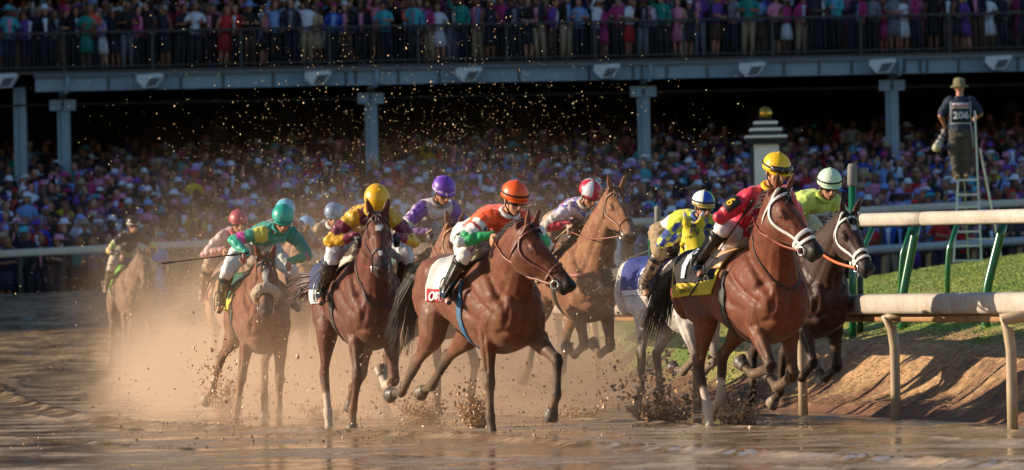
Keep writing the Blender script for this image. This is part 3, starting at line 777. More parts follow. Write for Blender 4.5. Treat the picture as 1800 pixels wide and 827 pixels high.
    br = fin(put(bpy.data.objects.new('breeches', me), root))
    # ---- boots
    for s, n in ((-1, 'R'), (1, 'L')):
        g = G(); k1 = kn[n].lerp(an[n], .12)
        limb(g, [k1, k1.lerp(an[n], .4), an[n] + V((0, 0, .01))], [.072, .064, .046])
        d_ = (toe[n] - an[n]).normalized()
        g.tube([an[n] - d_ * .045 - V((0, 0, .02)), an[n] + V((0, 0, -.012)), an[n].lerp(toe[n], .6), toe[n] + d_ * .03], [.035, .046, .042, .024], 12, flat=.85)
        me = remesh(g, .010, 3, .5); me.name = 'boot'
        me.materials.append(mat('boot_%.2f' % jp.get('bootmud', .15), srgb(jp.get('boot', '#0d0c0d')), .16, spec=.7, mud=jp.get('bootmud', .15), bump=.1, bscale=14, coat=.3))
        bo = fin(put(bpy.data.objects.new('boot', me), root))
        bd = G(); t_ = (an[n] - kn[n]).normalized(); u_ = t_.orthogonal().normalized(); v_ = t_.cross(u_)
        bd.loft([(k1 - t_ * .012, u_, v_, .074, .074), (k1 + t_ * .03, u_, v_, .075, .075)], 18)
        fin(bd.obj('boot_cuff', mat('cuff_' + jp.get('cuff', '#0d0c0d')[1:], srgb(jp.get('cuff', '#0d0c0d')), .5), bo))
        # stirrup iron and leather, on the horse
        g = G(); c = an[n] + d_ * .075; w_ = .062
        pts = [c + lat * w_ * math.cos(a) + V((0, 0, .075 + .085 * math.sin(a))) for a in np.linspace(-.15, math.pi + .15, 12)]
        pts = [c + lat * w_ * .97 - V((0, 0, .030))] + pts + [c - lat * w_ * .97 - V((0, 0, .030))]
        g.tube(pts, .006, 6); g.box(c - V((.025, w_, .035 - .0)) , c + V((.025, w_, -.024)))
        topp, nr_ = S['surf'](.08, s * R(42), .02); 
        g.obj('stirrup', mat('stirrup_m', srgb('#8b8a88'), .35, metal=.8), S['root']); g = G()
        if topp is not None: g.tube([c + V((0, 0, .155)), topp], .011, 6, flat=.35); g.obj('stirrup_leather', mat('leather_2a1510', srgb('#2a1510'), .45), S['root'])
    # ---- helmet
    g = G(); hx = hc + hu * .052 - hf * .004; st = []
    rl, rf, rh = .108, .127, .110
    for i in range(9):
        a = (math.pi / 2) * i / 8; st.append((hx + hu * (rh * math.sin(a)), hf, hl, max(.003, rf * math.cos(a)), max(.003, rl * math.cos(a))))
    st = [(hx - hu * .030, hf, hl, rf * .97, rl * .985), (hx - hu * .012, hf, hl, rf * 1.01, rl * 1.01)] + st
    g.loft(st, 32)
    cp = jp['cap']; n_ = len(cp)
    for i, f in enumerate(g.f):
        c_ = sum((V(g.v[k]) for k in f), V()) / len(f) - hx; an_ = math.atan2(c_.dot(hl), c_.dot(hf)) / (2 * math.pi) + jp.get('capoff', 0)
        g.c[i] = srgb(cp[int((an_ % 1) * n_) % n_])
        if c_.dot(hu) < -.006 and jp.get('capband'): g.c[i] = srgb(jp['capband'])
    hel = fin(g.obj('helmet', mat('cap_silk_%.2f' % jp.get('capmud', .05), rough=.38, attr=True, bump=.15, bscale=30, mud=jp.get('capmud', .05)), root))
    g = G(); vs = []; fs = []
    for j, (ex, dz_) in enumerate(((.96, -.020), (1.14, -.030), (1.16, -.036), (.96, -.030))):
        for i in range(13):
            a = R(-62 + 124 * i / 12); e2 = ex if j in (0, 3) else 1 + (ex - 1) * math.cos(a * 1.35)
            vs.append(hx + hf * (rf * e2 * math.cos(a)) + hl * (rl * max(1.0, e2 * .98) * math.sin(a)) + hu * dz_)
    for j in range(4):
        for i in range(12): a_, b_ = j * 13 + i, ((j + 1) % 4) * 13 + i; fs.append((a_, a_ + 1, b_ + 1, b_))
    g.add(vs, fs); fin(g.obj('peak', mat('peak_' + jp.get('peak', cp[0])[1:], srgb(jp.get('peak', cp[0])), .4), hel))
    g = G(); g.ell(hx + hu * (rh + .003), (.014, .014, .009)); fin(g.obj('pompom', mat('peak_' + jp.get('peak', cp[0])[1:]), hel))
    if jp.get('strapcap'):
        g = G(); g.tube([hx + hu * .012 + hf * (rf * 1.012 * math.cos(a)) + hl * (rl * 1.015 * math.sin(a)) for a in np.linspace(0, 2 * math.pi, 33)], .008, 6); fin(g.obj('goggle_strap', mat('strap_black', (.01, .01, .01), .6), hel))
    # ---- goggles
    gz = .062 if jp.get('gogglesup') else .006; go = .040 if jp.get('gogglesup') else 0
    g = G(); st = []
    for a in np.linspace(-58, 58, 15):
        a = R(a); q = hc + hf * ((.088 + go) * math.cos(a)) + hl * ((.080 + go * .7) * math.sin(a)) + hu * gz
        u_ = (hf * math.cos(a) + hl * math.sin(a)).normalized(); hgt = .030 - .006 * abs(math.sin(a * 1.2)) - (.008 if abs(a) < .1 else 0); st.append((q, u_, hu, .012, hgt))
    g.loft(st, 10); gg = fin(g.obj('goggles', mat('goggle_frame', srgb('#15110f'), .3, spec=.6), root))
    g = G()
    for s in (-1, 1):
        st = []
        for a in np.linspace(8, 50, 8):
            a = R(a) * s; q = hc + hf * ((.101 + go) * math.cos(a)) + hl * ((.093 + go * .7) * math.sin(a)) + hu * gz; u_ = (hf * math.cos(a) + hl * math.sin(a)).normalized(); st.append((q, u_, hu, .004, .018 - .007 * abs(abs(a) - R(29)) / R(21)))
        g.loft(st, 10)
    fin(g.obj('lens', mat('goggle_lens', srgb(jp.get('lens', '#2b221c')), .05, spec=1, coat=.5), gg))
    g = G()
    for s in (-1, 1): g.tube([hc + hl * s * .084 + hu * .03, hc + hl * s * .078 - hu * .04 + hf * .01, hc + hl * s * .045 - hu * .098 + hf * .03, hc - hu * .113 + hf * .045], .006, 6)
    fin(g.obj('chin_strap', mat('strap_black', (.01, .01, .01), .6), hel))
    # collar
    g = G(); q = neck + td * .0; ax = (hc - neck).normalized(); g.tube([q + ax * .012 + lat * .070 * math.cos(a) + ax.cross(lat).normalized() * .070 * math.sin(a) for a in np.linspace(0, 2 * math.pi, 21)], .020, 8)
    fin(g.obj('collar', mat('collar_' + jp.get('collar', '#d8d2c8')[1:], srgb(jp.get('collar', '#d8d2c8')), .7), jer))
    for (txt, size, bone, colr, bgc) in jp.get('text', []):
        me = textmesh(txt, size, .002)
        n = 'R'; a0, a1 = (sh[n], el[n]) if bone == 'arm' else ((hip[n], kn[n]) if bone == 'leg' else (sh[n], el[n])); dd = (a1 - a0).normalized(); outw = jp.get('textout', V((.25, -1, .1))); outw = (V(outw) - dd * V(outw).dot(dd)).normalized(); rt = (-dd).cross(outw).normalized()
        c0 = a0.lerp(a1, .5) + outw * (.082 if bone == 'arm' else .112); rad = .075 if bone == 'arm' else .11; cc = mverts(me)
        if bgc:
            g = G(); ww = size * .60; st = []
            for x in np.linspace(-ww, ww, 11): st.append((c0 + rt * (rad * math.sin(x / rad)) - outw * (rad - rad * math.cos(x / rad) + .002), outw, -dd, .004, size * .62))
            g.loft(st, 8, pw=5); fin(g.obj('armband', mat('armband_' + bgc[1:], srgb(bgc), .6), jer))
        new = [list(c0 + rt * (rad * math.sin(p[0] / rad)) - outw * (rad - rad * math.cos(p[0] / rad) - .004 - p[2]) - dd * p[1]) for p in cc]
        me.vertices.foreach_set('co', np.array(new, 'f').ravel()); me.materials.append(mat('lettering_' + colr[1:], srgb(colr), .7)); fin(put(bpy.data.objects.new('number' if len(txt) < 3 else 'lettering', me), jer if bone == 'arm' else br))
    S['hd'] = hd; S['pel'] = pel; S['Mw'] = Mw; S['ch'] = ch
    return root
def whip(S, p0, p1, label, colr='#15110f'):
    Mw = S['Mw']; a, b = Mw @ V(p0), Mw @ V(p1); g = G(); d = (b - a).normalized(); L = (b - a).length
    g.tube([a, a + d * L * .3, a + d * L * .8, b - d * .14], [.009, .006, .0045, .004], 8); w_ = G(); w_.tube([b - d * .16, b - d * .12, b - d * .02, b], [.005, .016, .017, .010], 8, flat=.5)
    h = G(); h.tube([a - d * .08, a - d * .06, a + d * .10, a + d * .11], [.011, .013, .011, .008], 8)
    root = tag(empty('riding_whip', a), label, 'whip', 'riding whips')
    for gg, nm in ((g, 'shaft'), (w_, 'flap'), (h, 'handle')):
        gg.v = [tuple(V(v) - a) for v in gg.v]; gg.obj(nm, mat('whip_' + colr[1:], srgb(colr), .5), root)
    return root
# ================================================================== THE FIELD OF RUNNERS
def place(px, s, theta):
    Y = F / s; X = P(px, HY, Y).x
    return (X, Y, 0), R(theta - 90)
HORSES = []
def runner(key, px, s, theta, hl, jl, hcat='horse', **kw):
    sp = kw.pop('horse'); jp = kw.pop('rider'); sp['loc'], sp['rz'] = place(px, s, theta); sp['seed'] = len(HORSES) + 1; jp['seed'] = len(HORSES) + 3
    sp['loc'] = (sp['loc'][0], sp['loc'][1], sp.get('ground', 0))
    S = build_horse(sp); hands = [S['B'](h[0] + jp.get('dx', 0), h[1], h[2] + jp.get('dz', 0)) for h in jp['hands']]
    tack(S, hands); tag(S['root'], hl, 'horse', 'racehorses galloping on the track')
    r = build_rider(S, jp); tag(r, jl, 'jockey', 'jockeys riding in the race')
    HORSES.append(S); return S
HANDS = [(.50, -.16, 1.70), (.50, .16, 1.70)]
# gait tables (degrees from straight down, forward +)
def gait(n):
    return {
    # gathered, front legs folded, hinds under the body
    'gather': dict(fR=(-25, 40, -75, -120), fL=(-30, 15, -60, -110), hR=(45, -25, 15, 35), hL=(30, -40, -25, -70), pitch=2),
    # right fore planted, left fore reaching, hinds trailing
    'reach': dict(fR=(-40, 3, 2, 22), fL=(-5, 52, -4, -20), hR=(5, -55, -35, -75), hL=(20, -50, -15, -60), pitch=-1),
    'plant': dict(fR=(-40, -8, -6, 25), fL=(-25, 12, -6, 10), hR=(0, -62, -35, -65), hL=(25, -35, -10, -30), pitch=-1),
    'fold': dict(fR=(-20, 25, -38, -5), fL=(-25, 30, -70, -115), hR=(25, -32, 12, 20), hL=(10, -55, -35, -80), pitch=1),
    }[n]
def H(g, **k): d = dict(gait(g)); d.update(k); return d
# ================================================================== THE SETTING
def sm(a, b, x): t = np.clip((x - a) / (b - a), 0, 1); return t * t * (3 - 2 * t)
def rail_x(Y):
    Y = np.asarray(Y, float); a = 2.64 - .22 * (Y - 51.5)
    # straight near the camera, bending to run directly away beyond 56 m
    t = np.clip((Y - 56) / 10, 0, 1); return a + .22 * (np.clip(Y - 56, 0, None)) * t * .5 + np.where(Y > 66, .22 * (Y - 66) * .5, 0)
def bank_z(X, Y):
    d = X - rail_x(Y)
    z = .10 * sm(.12, .35, d) + .50 * sm(.3, 1.15, d) + .17 * sm(1.0, 1.9, d) + .125 * np.clip(d - 1.6, 0, 7.5)
    z = z * (1 - .45 * sm(9, 20, d))
    z *= 1 - .35 * sm(103, 108, Y) * sm(3, 6, d)
    return z
RUT = [(0, 690), (30, 668), (90, 655), (180, 645), (300, 640)], [(0, 690), (60, 712), (170, 738), (330, 752), (560, 762), (820, 772), (1100, 790), (1400, 805), (1800, 824)]
def ground_px(px, py):
    u, v = px - CX, py - HY; v2 = v + ROLL * u; Y = CAMH * F / v2; return P(px, py, Y)
def nfield(X, Y, sx, sy, seed, oct=3):
    out = np.zeros(X.shape); a = 1; tot = 0
    for o in range(oct):
        k = 2 ** o; rng = np.random.RandomState(seed * 17 + o); T = rng.rand(128, 128)
        x = X * k / sx + seed * 3.7; y = Y * k / sy + seed * 1.3
        xi = np.floor(x).astype(int); yi = np.floor(y).astype(int); fx = x - xi; fy = y - yi; fx = fx * fx * (3 - 2 * fx); fy = fy * fy * (3 - 2 * fy)
        g_ = lambda i, j: T[i % 128, j % 128]
        out += a * ((g_(xi, yi) * (1 - fx) + g_(xi + 1, yi) * fx) * (1 - fy) + (g_(xi, yi + 1) * (1 - fx) + g_(xi + 1, yi + 1) * fx) * fy); tot += a; a *= .5
    return out / tot
def ridge_lines():
    L = []
    for pl, h, wd in ((RUT[0], .06, .55), (RUT[1], .042, .18), ([(130, 705), (150, 690), (200, 678)], .015, .10), ([(0, 722), (120, 742), (240, 757)], .018, .10), ([(0, 770), (140, 778), (330, 790)], .015, .08),
                      ([(700, 765), (1000, 780), (1250, 790), (1500, 800)], .012, .06), ([(1150, 745), (1500, 760), (1800, 782)], .016, .08), ([(900, 728), (1100, 742), (1250, 752)], .015, .09), ([(600, 800), (1100, 815), (1500, 826)], .012, .05), ([(1330, 730), (1560, 742), (1800, 760)], .015, .1)):
        w_ = [ground_px(*p) for p in pl]; k = catmull(range(len(w_)), [[p.x, p.y] for p in w_], np.linspace(0, len(w_) - 1, 60)); L.append((k, h, wd))
    return L
def track_z(X, Y):
    X = np.asarray(X, float); Y = np.asarray(Y, float)
    z = (nfield(X, Y, .9, .35, 3, 4) - .5) * .006 + (nfield(X, Y, .08, .10, 5, 3) - .5) * .004
    for k, h, wd in RL:
        m = np.full(X.shape, 1e9)
        for i in range(len(k) - 1):
            a, b = k[i], k[i + 1]; d = b - a; t = np.clip(((X - a[0]) * d[0] + (Y - a[1]) * d[1]) / (d @ d + 1e-9), 0, 1)
            m = np.minimum(m, (X - a[0] - t * d[0]) ** 2 + (Y - a[1] - t * d[1]) ** 2)
        rough = .6 + .8 * nfield(X, Y, .07, .07, 9, 2)
        z = z + h * rough * np.exp(-m / (2 * (wd * .5) ** 2))
    far = sm(88, 127, Y) * (1.35 + (X + 11.5) * .026); z = z * (1 - sm(70, 100, Y) * .6) + far
    return z
RL = ridge_lines()
def ground_z(X, Y):
    X = np.asarray(X, float); Y = np.asarray(Y, float)
    b = bank_z(X, Y); d = X - rail_x(Y)
    ero = (nfield(X, Y, .30, .45, 21, 4) - .5)
    b = b + ero * .10 * sm(.05, .4, d) * (1 - sm(1.0, 1.6, d)) + (nfield(X, Y, .25, .2, 23, 3) - .5) * .04 * sm(.9, 1.4, d)
    t = track_z(X, Y)
    return np.maximum(t * (1 - sm(0, .5, d)) + 0 * t, 0 * t - 1) + np.where(d > 0, b, 0)
def grid_mesh(name, xs_fn, Ys, nx, zfn, pw=1.0):
    U = np.linspace(0, 1, nx) ** pw; XX = []; YY = []
    for Y in Ys: a, b = xs_fn(Y); XX.append(a + (b - a) * U); YY.append(np.full(nx, Y))
    X = np.array(XX); Y = np.array(YY); Z = zfn(X, Y); n = X.size
    co = np.stack([X, Y, Z], -1).reshape(-1, 3)
    idx = np.arange(n).reshape(X.shape); q = np.stack([idx[:-1, :-1], idx[:-1, 1:], idx[1:, 1:], idx[1:, :-1]], -1).reshape(-1, 4)
    me = bpy.data.meshes.new(name); me.vertices.add(n); me.vertices.foreach_set('co', co.ravel().astype('f')); me.loops.add(q.size); me.loops.foreach_set('vertex_index', q.ravel().astype('i'))
    me.polygons.add(len(q)); me.polygons.foreach_set('loop_start', np.arange(0, q.size, 4, dtype='i')); me.polygons.foreach_set('loop_total', np.full(len(q), 4, 'i')); me.update(); me.validate()
    me.polygons.foreach_set('use_smooth', [True] * len(q)); return me, X, Y, Z
# ---- materials of the ground
def mud_material():
    m = bpy.data.materials.new('wet_mud'); m.use_nodes = True; nt = m.node_tree; b = nt.nodes['Principled BSDF']; L = nt.links.new
    geo = nnode(nt, 'ShaderNodeNewGeometry'); sc = nnode(nt, 'ShaderNodeVectorMath', operation='MULTIPLY'); sc.inputs[1].default_value = (.9, .8, 1); L(geo.outputs['Position'], sc.inputs[0])
    n = nnode(nt, 'ShaderNodeTexNoise'); n.inputs['Scale'].default_value = 1.1; n.inputs['Detail'].default_value = 8; n.inputs['Roughness'].default_value = .62; L(sc.outputs[0], n.inputs['Vector'])
    n2 = nnode(nt, 'ShaderNodeTexNoise'); n2.inputs['Scale'].default_value = 11; n2.inputs['Detail'].default_value = 6; L(geo.outputs['Position'], n2.inputs['Vector'])
    cr = nnode(nt, 'ShaderNodeValToRGB'); L(n.outputs['Fac'], cr.inputs[0]); e = cr.color_ramp.elements
    e[0].position = .3; e[0].color = (*srgb('#6a5440'), 1); e[1].position = .7; e[1].color = (*srgb('#b29672'), 1)
    mx = nnode(nt, 'ShaderNodeMix', data_type='RGBA', blend_type='OVERLAY'); mx.inputs[0].default_value = .6; L(cr.outputs[0], mx.inputs[6]); L(n2.outputs['Fac'], mx.inputs[7]); L(mx.outputs[2], b.inputs['Base Color'])
    # puddles: smooth where the large noise is low
    ad = nnode(nt, 'ShaderNodeMath', operation='MULTIPLY_ADD'); L(n2.outputs['Fac'], ad.inputs[0]); ad.inputs[1].default_value = .35; L(n.outputs['Fac'], ad.inputs[2])
    r = nnode(nt, 'ShaderNodeMapRange'); L(ad.outputs[0], r.inputs[0]); r.inputs[1].default_value = .60; r.inputs[2].default_value = .86; r.inputs[3].default_value = .06; r.inputs[4].default_value = .5; L(r.outputs[0], b.inputs['Roughness'])
    b.inputs['Specular IOR Level'].default_value = .42
    n3 = nnode(nt, 'ShaderNodeTexNoise'); n3.inputs['Scale'].default_value = 26; n3.inputs['Detail'].default_value = 5; L(sc.outputs[0], n3.inputs['Vector'])
    bs = nnode(nt, 'ShaderNodeMapRange'); L(ad.outputs[0], bs.inputs[0]); bs.inputs[1].default_value = .55; bs.inputs[2].default_value = .85; bs.inputs[3].default_value = .05; bs.inputs[4].default_value = .9
    bp = nnode(nt, 'ShaderNodeBump'); bp.inputs['Distance'].default_value = .009; L(n3.outputs['Fac'], bp.inputs['Height']); L(bs.outputs[0], bp.inputs['Strength']); L(bp.outputs[0], b.inputs['Normal'])
    return m
def bank_material():
    m = bpy.data.materials.new('turf_and_dirt'); m.use_nodes = True; nt = m.node_tree; b = nt.nodes['Principled BSDF']; L = nt.links.new
    a = nnode(nt, 'ShaderNodeAttribute', attribute_name='Col'); geo = nnode(nt, 'ShaderNodeNewGeometry')
    n = nnode(nt, 'ShaderNodeTexNoise'); n.inputs['Scale'].default_value = 14; n.inputs['Detail'].default_value = 8; L(geo.outputs['Position'], n.inputs['Vector'])
    mr = nnode(nt, 'ShaderNodeMapRange'); L(n.outputs['Fac'], mr.inputs[0]); mr.inputs[1].default_value = .3; mr.inputs[2].default_value = .7; mr.inputs[3].default_value = .5; mr.inputs[4].default_value = 1.5
    mx = nnode(nt, 'ShaderNodeVectorMath', operation='SCALE'); L(a.outputs['Color'], mx.inputs[0]); L(mr.outputs[0], mx.inputs['Scale']); L(mx.outputs[0], b.inputs['Base Color']); b.inputs['Roughness'].default_value = .85
    bp = nnode(nt, 'ShaderNodeBump'); bp.inputs['Strength'].default_value = .7; bp.inputs['Distance'].default_value = .05; L(n.outputs['Fac'], bp.inputs['Height']); L(bp.outputs[0], b.inputs['Normal'])
    return m
MUDM = mud_material()
# rows of the near ground follow the picture's rows so that small ridges stay crisp
Yv = 1 / np.linspace(1 / 30.0, 1 / 132.0, 560)
me, X, Y, Z = grid_mesh('track', lambda y: (-(.105 * y + 1.5), float(rail_x(y)) + .13), Yv, 460, ground_z)
me.materials.append(MUDM); tr = put(bpy.data.objects.new('track', me)); tag(tr, kind='structure')
Yb = 1 / np.linspace(1 / 36.0, 1 / 131.0, 420)
me, X, Y, Z = grid_mesh('infield_bank', lambda y: (float(rail_x(y)) + .09, .12 * y + 16), Yb, 420, ground_z, 2.0)
d = X - rail_x(Y); nz = nfield(X, Y, .5, .4, 31, 4); edge = d + (nz - .5) * 1.3
dirt = np.array(srgb('#6a4832')); straw = np.array(srgb('#a3805a')); grass = np.array(srgb('#5f7a26')); dry = np.array(srgb('#8a8f42'))
f1 = sm(.35, .8, edge)[..., None]; f2 = sm(1.15, 1.75, edge)[..., None]; gn = sm(.35, .7, nfield(X, Y, 1.5, 3, 33, 3))[..., None]
leftg = sm(60, 53, Y)[..., None] * 0 + sm(2.6, 2.0, X)[..., None]          # towards the left the turf comes down to the rail
f2 = np.maximum(f2, sm(.45, .8, edge)[..., None] * leftg)
c = dirt * (1 - f1) + straw * f1; c = c * (1 - f2) + (grass * (1 - gn) + dry * gn) * f2
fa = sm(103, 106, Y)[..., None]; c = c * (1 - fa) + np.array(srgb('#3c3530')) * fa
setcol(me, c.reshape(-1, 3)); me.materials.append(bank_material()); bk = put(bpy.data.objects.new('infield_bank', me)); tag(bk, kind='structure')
# the wide base sheet under everything
g = G(); g.box((-900, -60, -.9), (900, 2500, -.6)); tag(g.obj('ground', MUDM, smooth=False), kind='structure')
g = G(); g.box((-900, -60, -.6), (900, 30.2, -.03)); g.box((-900, 30.2, -.6), (-4.2, 131.5, -.12)) ; tag(g.obj('apron', MUDM, smooth=False), kind='structure')
# ---- grass: blades on the turf, one object
rng = np.random.RandomState(5); Xf, Yf = X.ravel(), Y.ravel()
N0 = 90000; yy = 1 / rng.uniform(1 / 104, 1 / 40, N0); x0_ = rail_x(yy) + .4; xx = x0_ + rng.rand(N0) * (.105 * yy + 1 - x0_)
dd = xx - rail_x(yy); e_ = dd + (nfield(xx, yy, .5, .4, 31, 4) - .5) * 1.3; lim = np.where(xx < 2.3, .45, 1.2)
kk = (e_ > lim + rng.uniform(0, .5, N0)) | (rng.rand(N0) < .04); xx, yy, dd = xx[kk], yy[kk], dd[kk]; N0 = len(xx); zg_ = ground_z(xx, yy)
h = rng.uniform(.012, .032, N0) * np.where(dd > 1.8, 1, 1.3); w_ = rng.uniform(.004, .008, N0) * yy / 55; a = rng.uniform(0, 6.28, N0); lx, ly = rng.normal(0, .025, (2, N0))
A_ = np.stack([xx - w_ * np.cos(a), yy - w_ * np.sin(a), zg_ - .01], 1); B_ = np.stack([xx + w_ * np.cos(a), yy + w_ * np.sin(a), zg_ - .01], 1); C_ = np.stack([xx + lx, yy + ly, zg_ + h], 1)
gb = G(); vs = np.stack([A_, B_, C_], 1).reshape(-1, 3).tolist(); fs = np.arange(3 * N0).reshape(-1, 3).tolist(); t = rng.rand(N0, 1); cs = ((grass * (1 - t) + dry * t) * rng.uniform(.7, 1.5, (N0, 1))).tolist()
gb.v = vs; gb.f = fs; gb.c = cs; tag(gb.obj('grass', mat('grass_blade', rough=.5, attr=True, spec=.3), smooth=False), kind='stuff')
# ---- straw and clods on the dirt part of the bank
gb = G()
ys_ = rng.uniform(42, 57, 2600); xs_ = rail_x(ys_) + rng.uniform(.25, 1.5, 2600); zs_ = ground_z(xs_, ys_)
for x, y, z in zip(xs_, ys_, zs_):
    L_ = rng.uniform(.03, .14); a = rng.uniform(0, 3.14); w_ = .005
    d_ = V((math.cos(a), math.sin(a), rng.normal(0, .2))) * L_; gb.beam((x, y, z + .008), V((x, y, z + .012)) + d_, w_, w_ * .6, tuple(np.array(srgb('#a88a62')) * rng.uniform(.4, 1.2)))
tag(gb.obj('straw_litter', mat('straw', rough=.9, attr=True), smooth=False), kind='stuff')

# ================================================================== NEAR RAIL
def zg(x, y): return float(ground_z(np.array([float(x)]), np.array([float(y)]))[0])
railm = mat('rail_pvc', srgb('#b0a598'), .6, var=.22, vscale=2.2, mud=.24, mudcol=srgb('#8a6a4a'), bump=.05)
undm = mat('rail_under', srgb('#9a7450'), .6, var=.2, mud=.2)
root = tag(empty('track_rail', (float(rail_x(50)), 50, 0)), 'low beige running rail on curved posts along the muddy track at right', 'rail')
def sweep(prof_fn, pts, nm, m, parent, origin=None, pw=4):
    g = G(); st = []
    for i, p in enumerate(pts):
        d = (pts[min(i + 1, len(pts) - 1)] - pts[max(0, i - 1)]).normalized(); u = d.cross(V((0, 0, 1))).normalized(); v = u.cross(d); ru, rv = prof_fn(i / (len(pts) - 1)); st.append((p, u, v, ru, rv))
    g.loft(st, 16, pw=pw)
    o = g.obj(nm, m, None)
    if parent is not None: o.data.transform(Matrix.Translation(-parent.location)); o.parent = parent
    return o
cuts = [28, 34, 40.3, 46.6, 52.9, 59, 66, 74]
for a, b in zip(cuts[:-1], cuts[1:]):
    sweep(lambda t: (.105, .088), [V((float(rail_x(y)) - .03, y, .985)) for y in np.linspace(a + .008, b - .008, 8)], 'rail_section', railm, root)
    sweep(lambda t: (.05, .035), [V((float(rail_x(y)) + .03, y, .865)) for y in np.linspace(a, b, 8)], 'under_rail', undm, root)
postm = mat('post_beige', srgb('#a89277'), .42, var=.12, mud=.22, mudcol=srgb('#7a5a3c'))
for px, by in ((1780, 755), (1575, 738), (1412, 728)):
    p = ground_px(px, by); g = G(); x = p.x; y = p.y
    rx = float(rail_x(y)) + .02
    pts = [V((x, y, -.1)), V((x, y, .3)), V((x - .0, y, .62)), V((x - .02, y, .78)), V((x - .07, y, .86)), V((rx - .02, y, .90))]
    g.tube(pts, [.043, .043, .043, .045, .048, .045], 14)
    g.ell((rx + .0, y, .88), (.16, .10, .045)); o = g.obj('post', postm, None); o.data.transform(Matrix.Translation(-root.location)); o.parent = root
for y in (32.5, 36.5, 40.6, 55.4, 60.5, 66):
    x = float(rail_x(y)); g = G(); g.tube([V((x, y, -.1)), V((x, y, .62)), V((x - .02, y, .78)), V((x - .03, y, .92))], .043, 14); o = g.obj('post', postm, None); o.data.transform(Matrix.Translation(-root.location)); o.parent = root
# ================================================================== GREEN-POST FENCE ON THE BANK
greenm = mat('green_steel', srgb('#0d5a34'), .25, spec=.6, var=.1, coat=.3)
froot = tag(empty('bank_fence', (3.7, 54, .7)), 'beige topped fence on leaning green steel posts, on the grass bank at right', 'fence')
def local(o, r): o.data.transform(Matrix.Translation(-r.location)); o.parent = r; return o
FA, FB = P(1490, 388, 55.2), P(1860, 379, 49.6); FB2 = FB + (FB - FA) * 1.5
def fpt(t): return FA.lerp(FB, t)
for a, b in ((0, .405), (.412, 1), (1.007, 2.4)): sweep(lambda t: (.10, .066), [fpt(a + (b - a) * k / 5) for k in range(6)], 'top_rail', railm, froot)
for (bx, by, mx_, my_, tx, ty, Yp) in ((1587, 566, 1588, 515, 1611, 400, 54.0), (1733, 580, 1735, 510, 1763, 398, 51.6)):
    g = G(); pts = [P(bx, by + 14, Yp), P(bx, by - 30, Yp), P(mx_, my_, Yp), P(mx_ + (tx - mx_) * .30, my_ - 38, Yp), P(tx, ty - 4, Yp)]
    g.tube([V(q) for q in catmull(range(5), [list(p) for p in pts], np.linspace(0, 4, 17))], .042, 12); local(g.obj('post', greenm), froot)
for (bx, by, tx, ty, Yp) in ((1513, 470, 1534, 400, 57.5), (1584, 472, 1602, 400, 57.6), (1666, 464, 1682, 396, 57.0)):
    g = G(); g.tube([P(bx - 1, by + 60, Yp), P(bx, by, Yp), P(bx + 2, by - 25, Yp), P(tx, ty, Yp)], .028, 10); local(g.obj('brace_post', greenm), froot)
pad = mat('pad_grey', srgb('#77736c'), .8, bump=.3, bscale=40, var=.2)
def padpost(px, top, padb, by, Yp, r, label, pr):
    b = P(px, by, Yp); t = P(px, padb, Yp); tt = P(px, top, Yp); rt = tag(empty('padded_post', b), label, 'post')
    g = G(); g.tube([b - V((0, 0, .4)), t], r, 12); local(g.obj('pole', greenm), rt)
    g = G(); g.tube([t, t + V((0, 0, .02)), tt - V((0, 0, .03)), tt], [pr * .8, pr, pr, pr * .7], 14); local(g.obj('pad', pad), rt); return rt
r1 = padpost(1498, 288, 328, 600, 54.6, .036, 'tall green post with grey padded top beside the dark horse head', .048)
g = G(); a = P(1506, 295, 54.6); g.box(a, a + V((.115, .01, -.09))); local(g.obj('plate', mat('plate', srgb('#6c706c'), .5)), r1)
rt = tag(empty('steel_post', P(1512, 598, 54.9)), 'plain dark green post standing right behind the tall padded one', 'post'); g = G(); g.tube([P(1512, 616, 54.9), P(1512, 400, 54.9)], .030, 10); local(g.obj('pole', mat('green_dark', srgb('#0a2c1c'), .4)), rt); g = G(); g.tube([P(1512, 402, 54.9), P(1512, 396, 54.9)], .034, 10); local(g.obj('cap', mat('green_dark')), rt)
padpost(1156, 362, 392, 530, 60.0, .022, 'green post with grey padded top left of the grey horse rider', .034)
rt = tag(empty('steel_post', P(1143, 520, 62)), 'short bare green post left of the grey horse rider', 'post'); g = G(); g.tube([P(1143, 540, 62), P(1143, 422, 62)], .024, 10); local(g.obj('pole', greenm), rt); g = G(); g.ell(P(1143, 421, 62), (.026, .026, .02)); local(g.obj('cap', greenm), rt)
# ================================================================== FAR RAILS
def longrail(nm, label, A, B_, ru, rv, m, posts, pm, ph, inset=0):
    rt = tag(empty(nm, A), label, 'rail'); n = 12
    sweep(lambda t: (ru, rv), [A.lerp(B_, k / n) for k in range(n + 1)], 'rail_section', m, rt)
    for t in posts:
        p = A.lerp(B_, t); g = G(); g.tube([p - V((0, 0, ph)), p - V((0, 0, ph * .35)), p - V((-.03, 0, ph * .15)), p - V((.0, 0, rv))], .05, 10); local(g.obj('post', pm), rt)
    return rt
white = mat('white_rail', srgb('#bdbaae'), .5, var=.1)
blue = mat('pale_rail', srgb('#93a0a6'), .5, var=.12)
longrail('outer_rail', 'long pale outer rail in front of the crowd, running the whole width', P(-60, 450, 128), P(1870, 353, 128), .07, .085, white, np.linspace(.01, .99, 26), mat('dark_post', srgb('#3c3a36'), .7), 1.1)
longrail('inner_rail', 'wide bluish rail on beige posts behind the grass crest', P(1075, 468, 112), P(1870, 420, 112), .5, .09, blue, [.04, .16, .27, .385, .50, .60, .70, .80, .9], postm, .55)
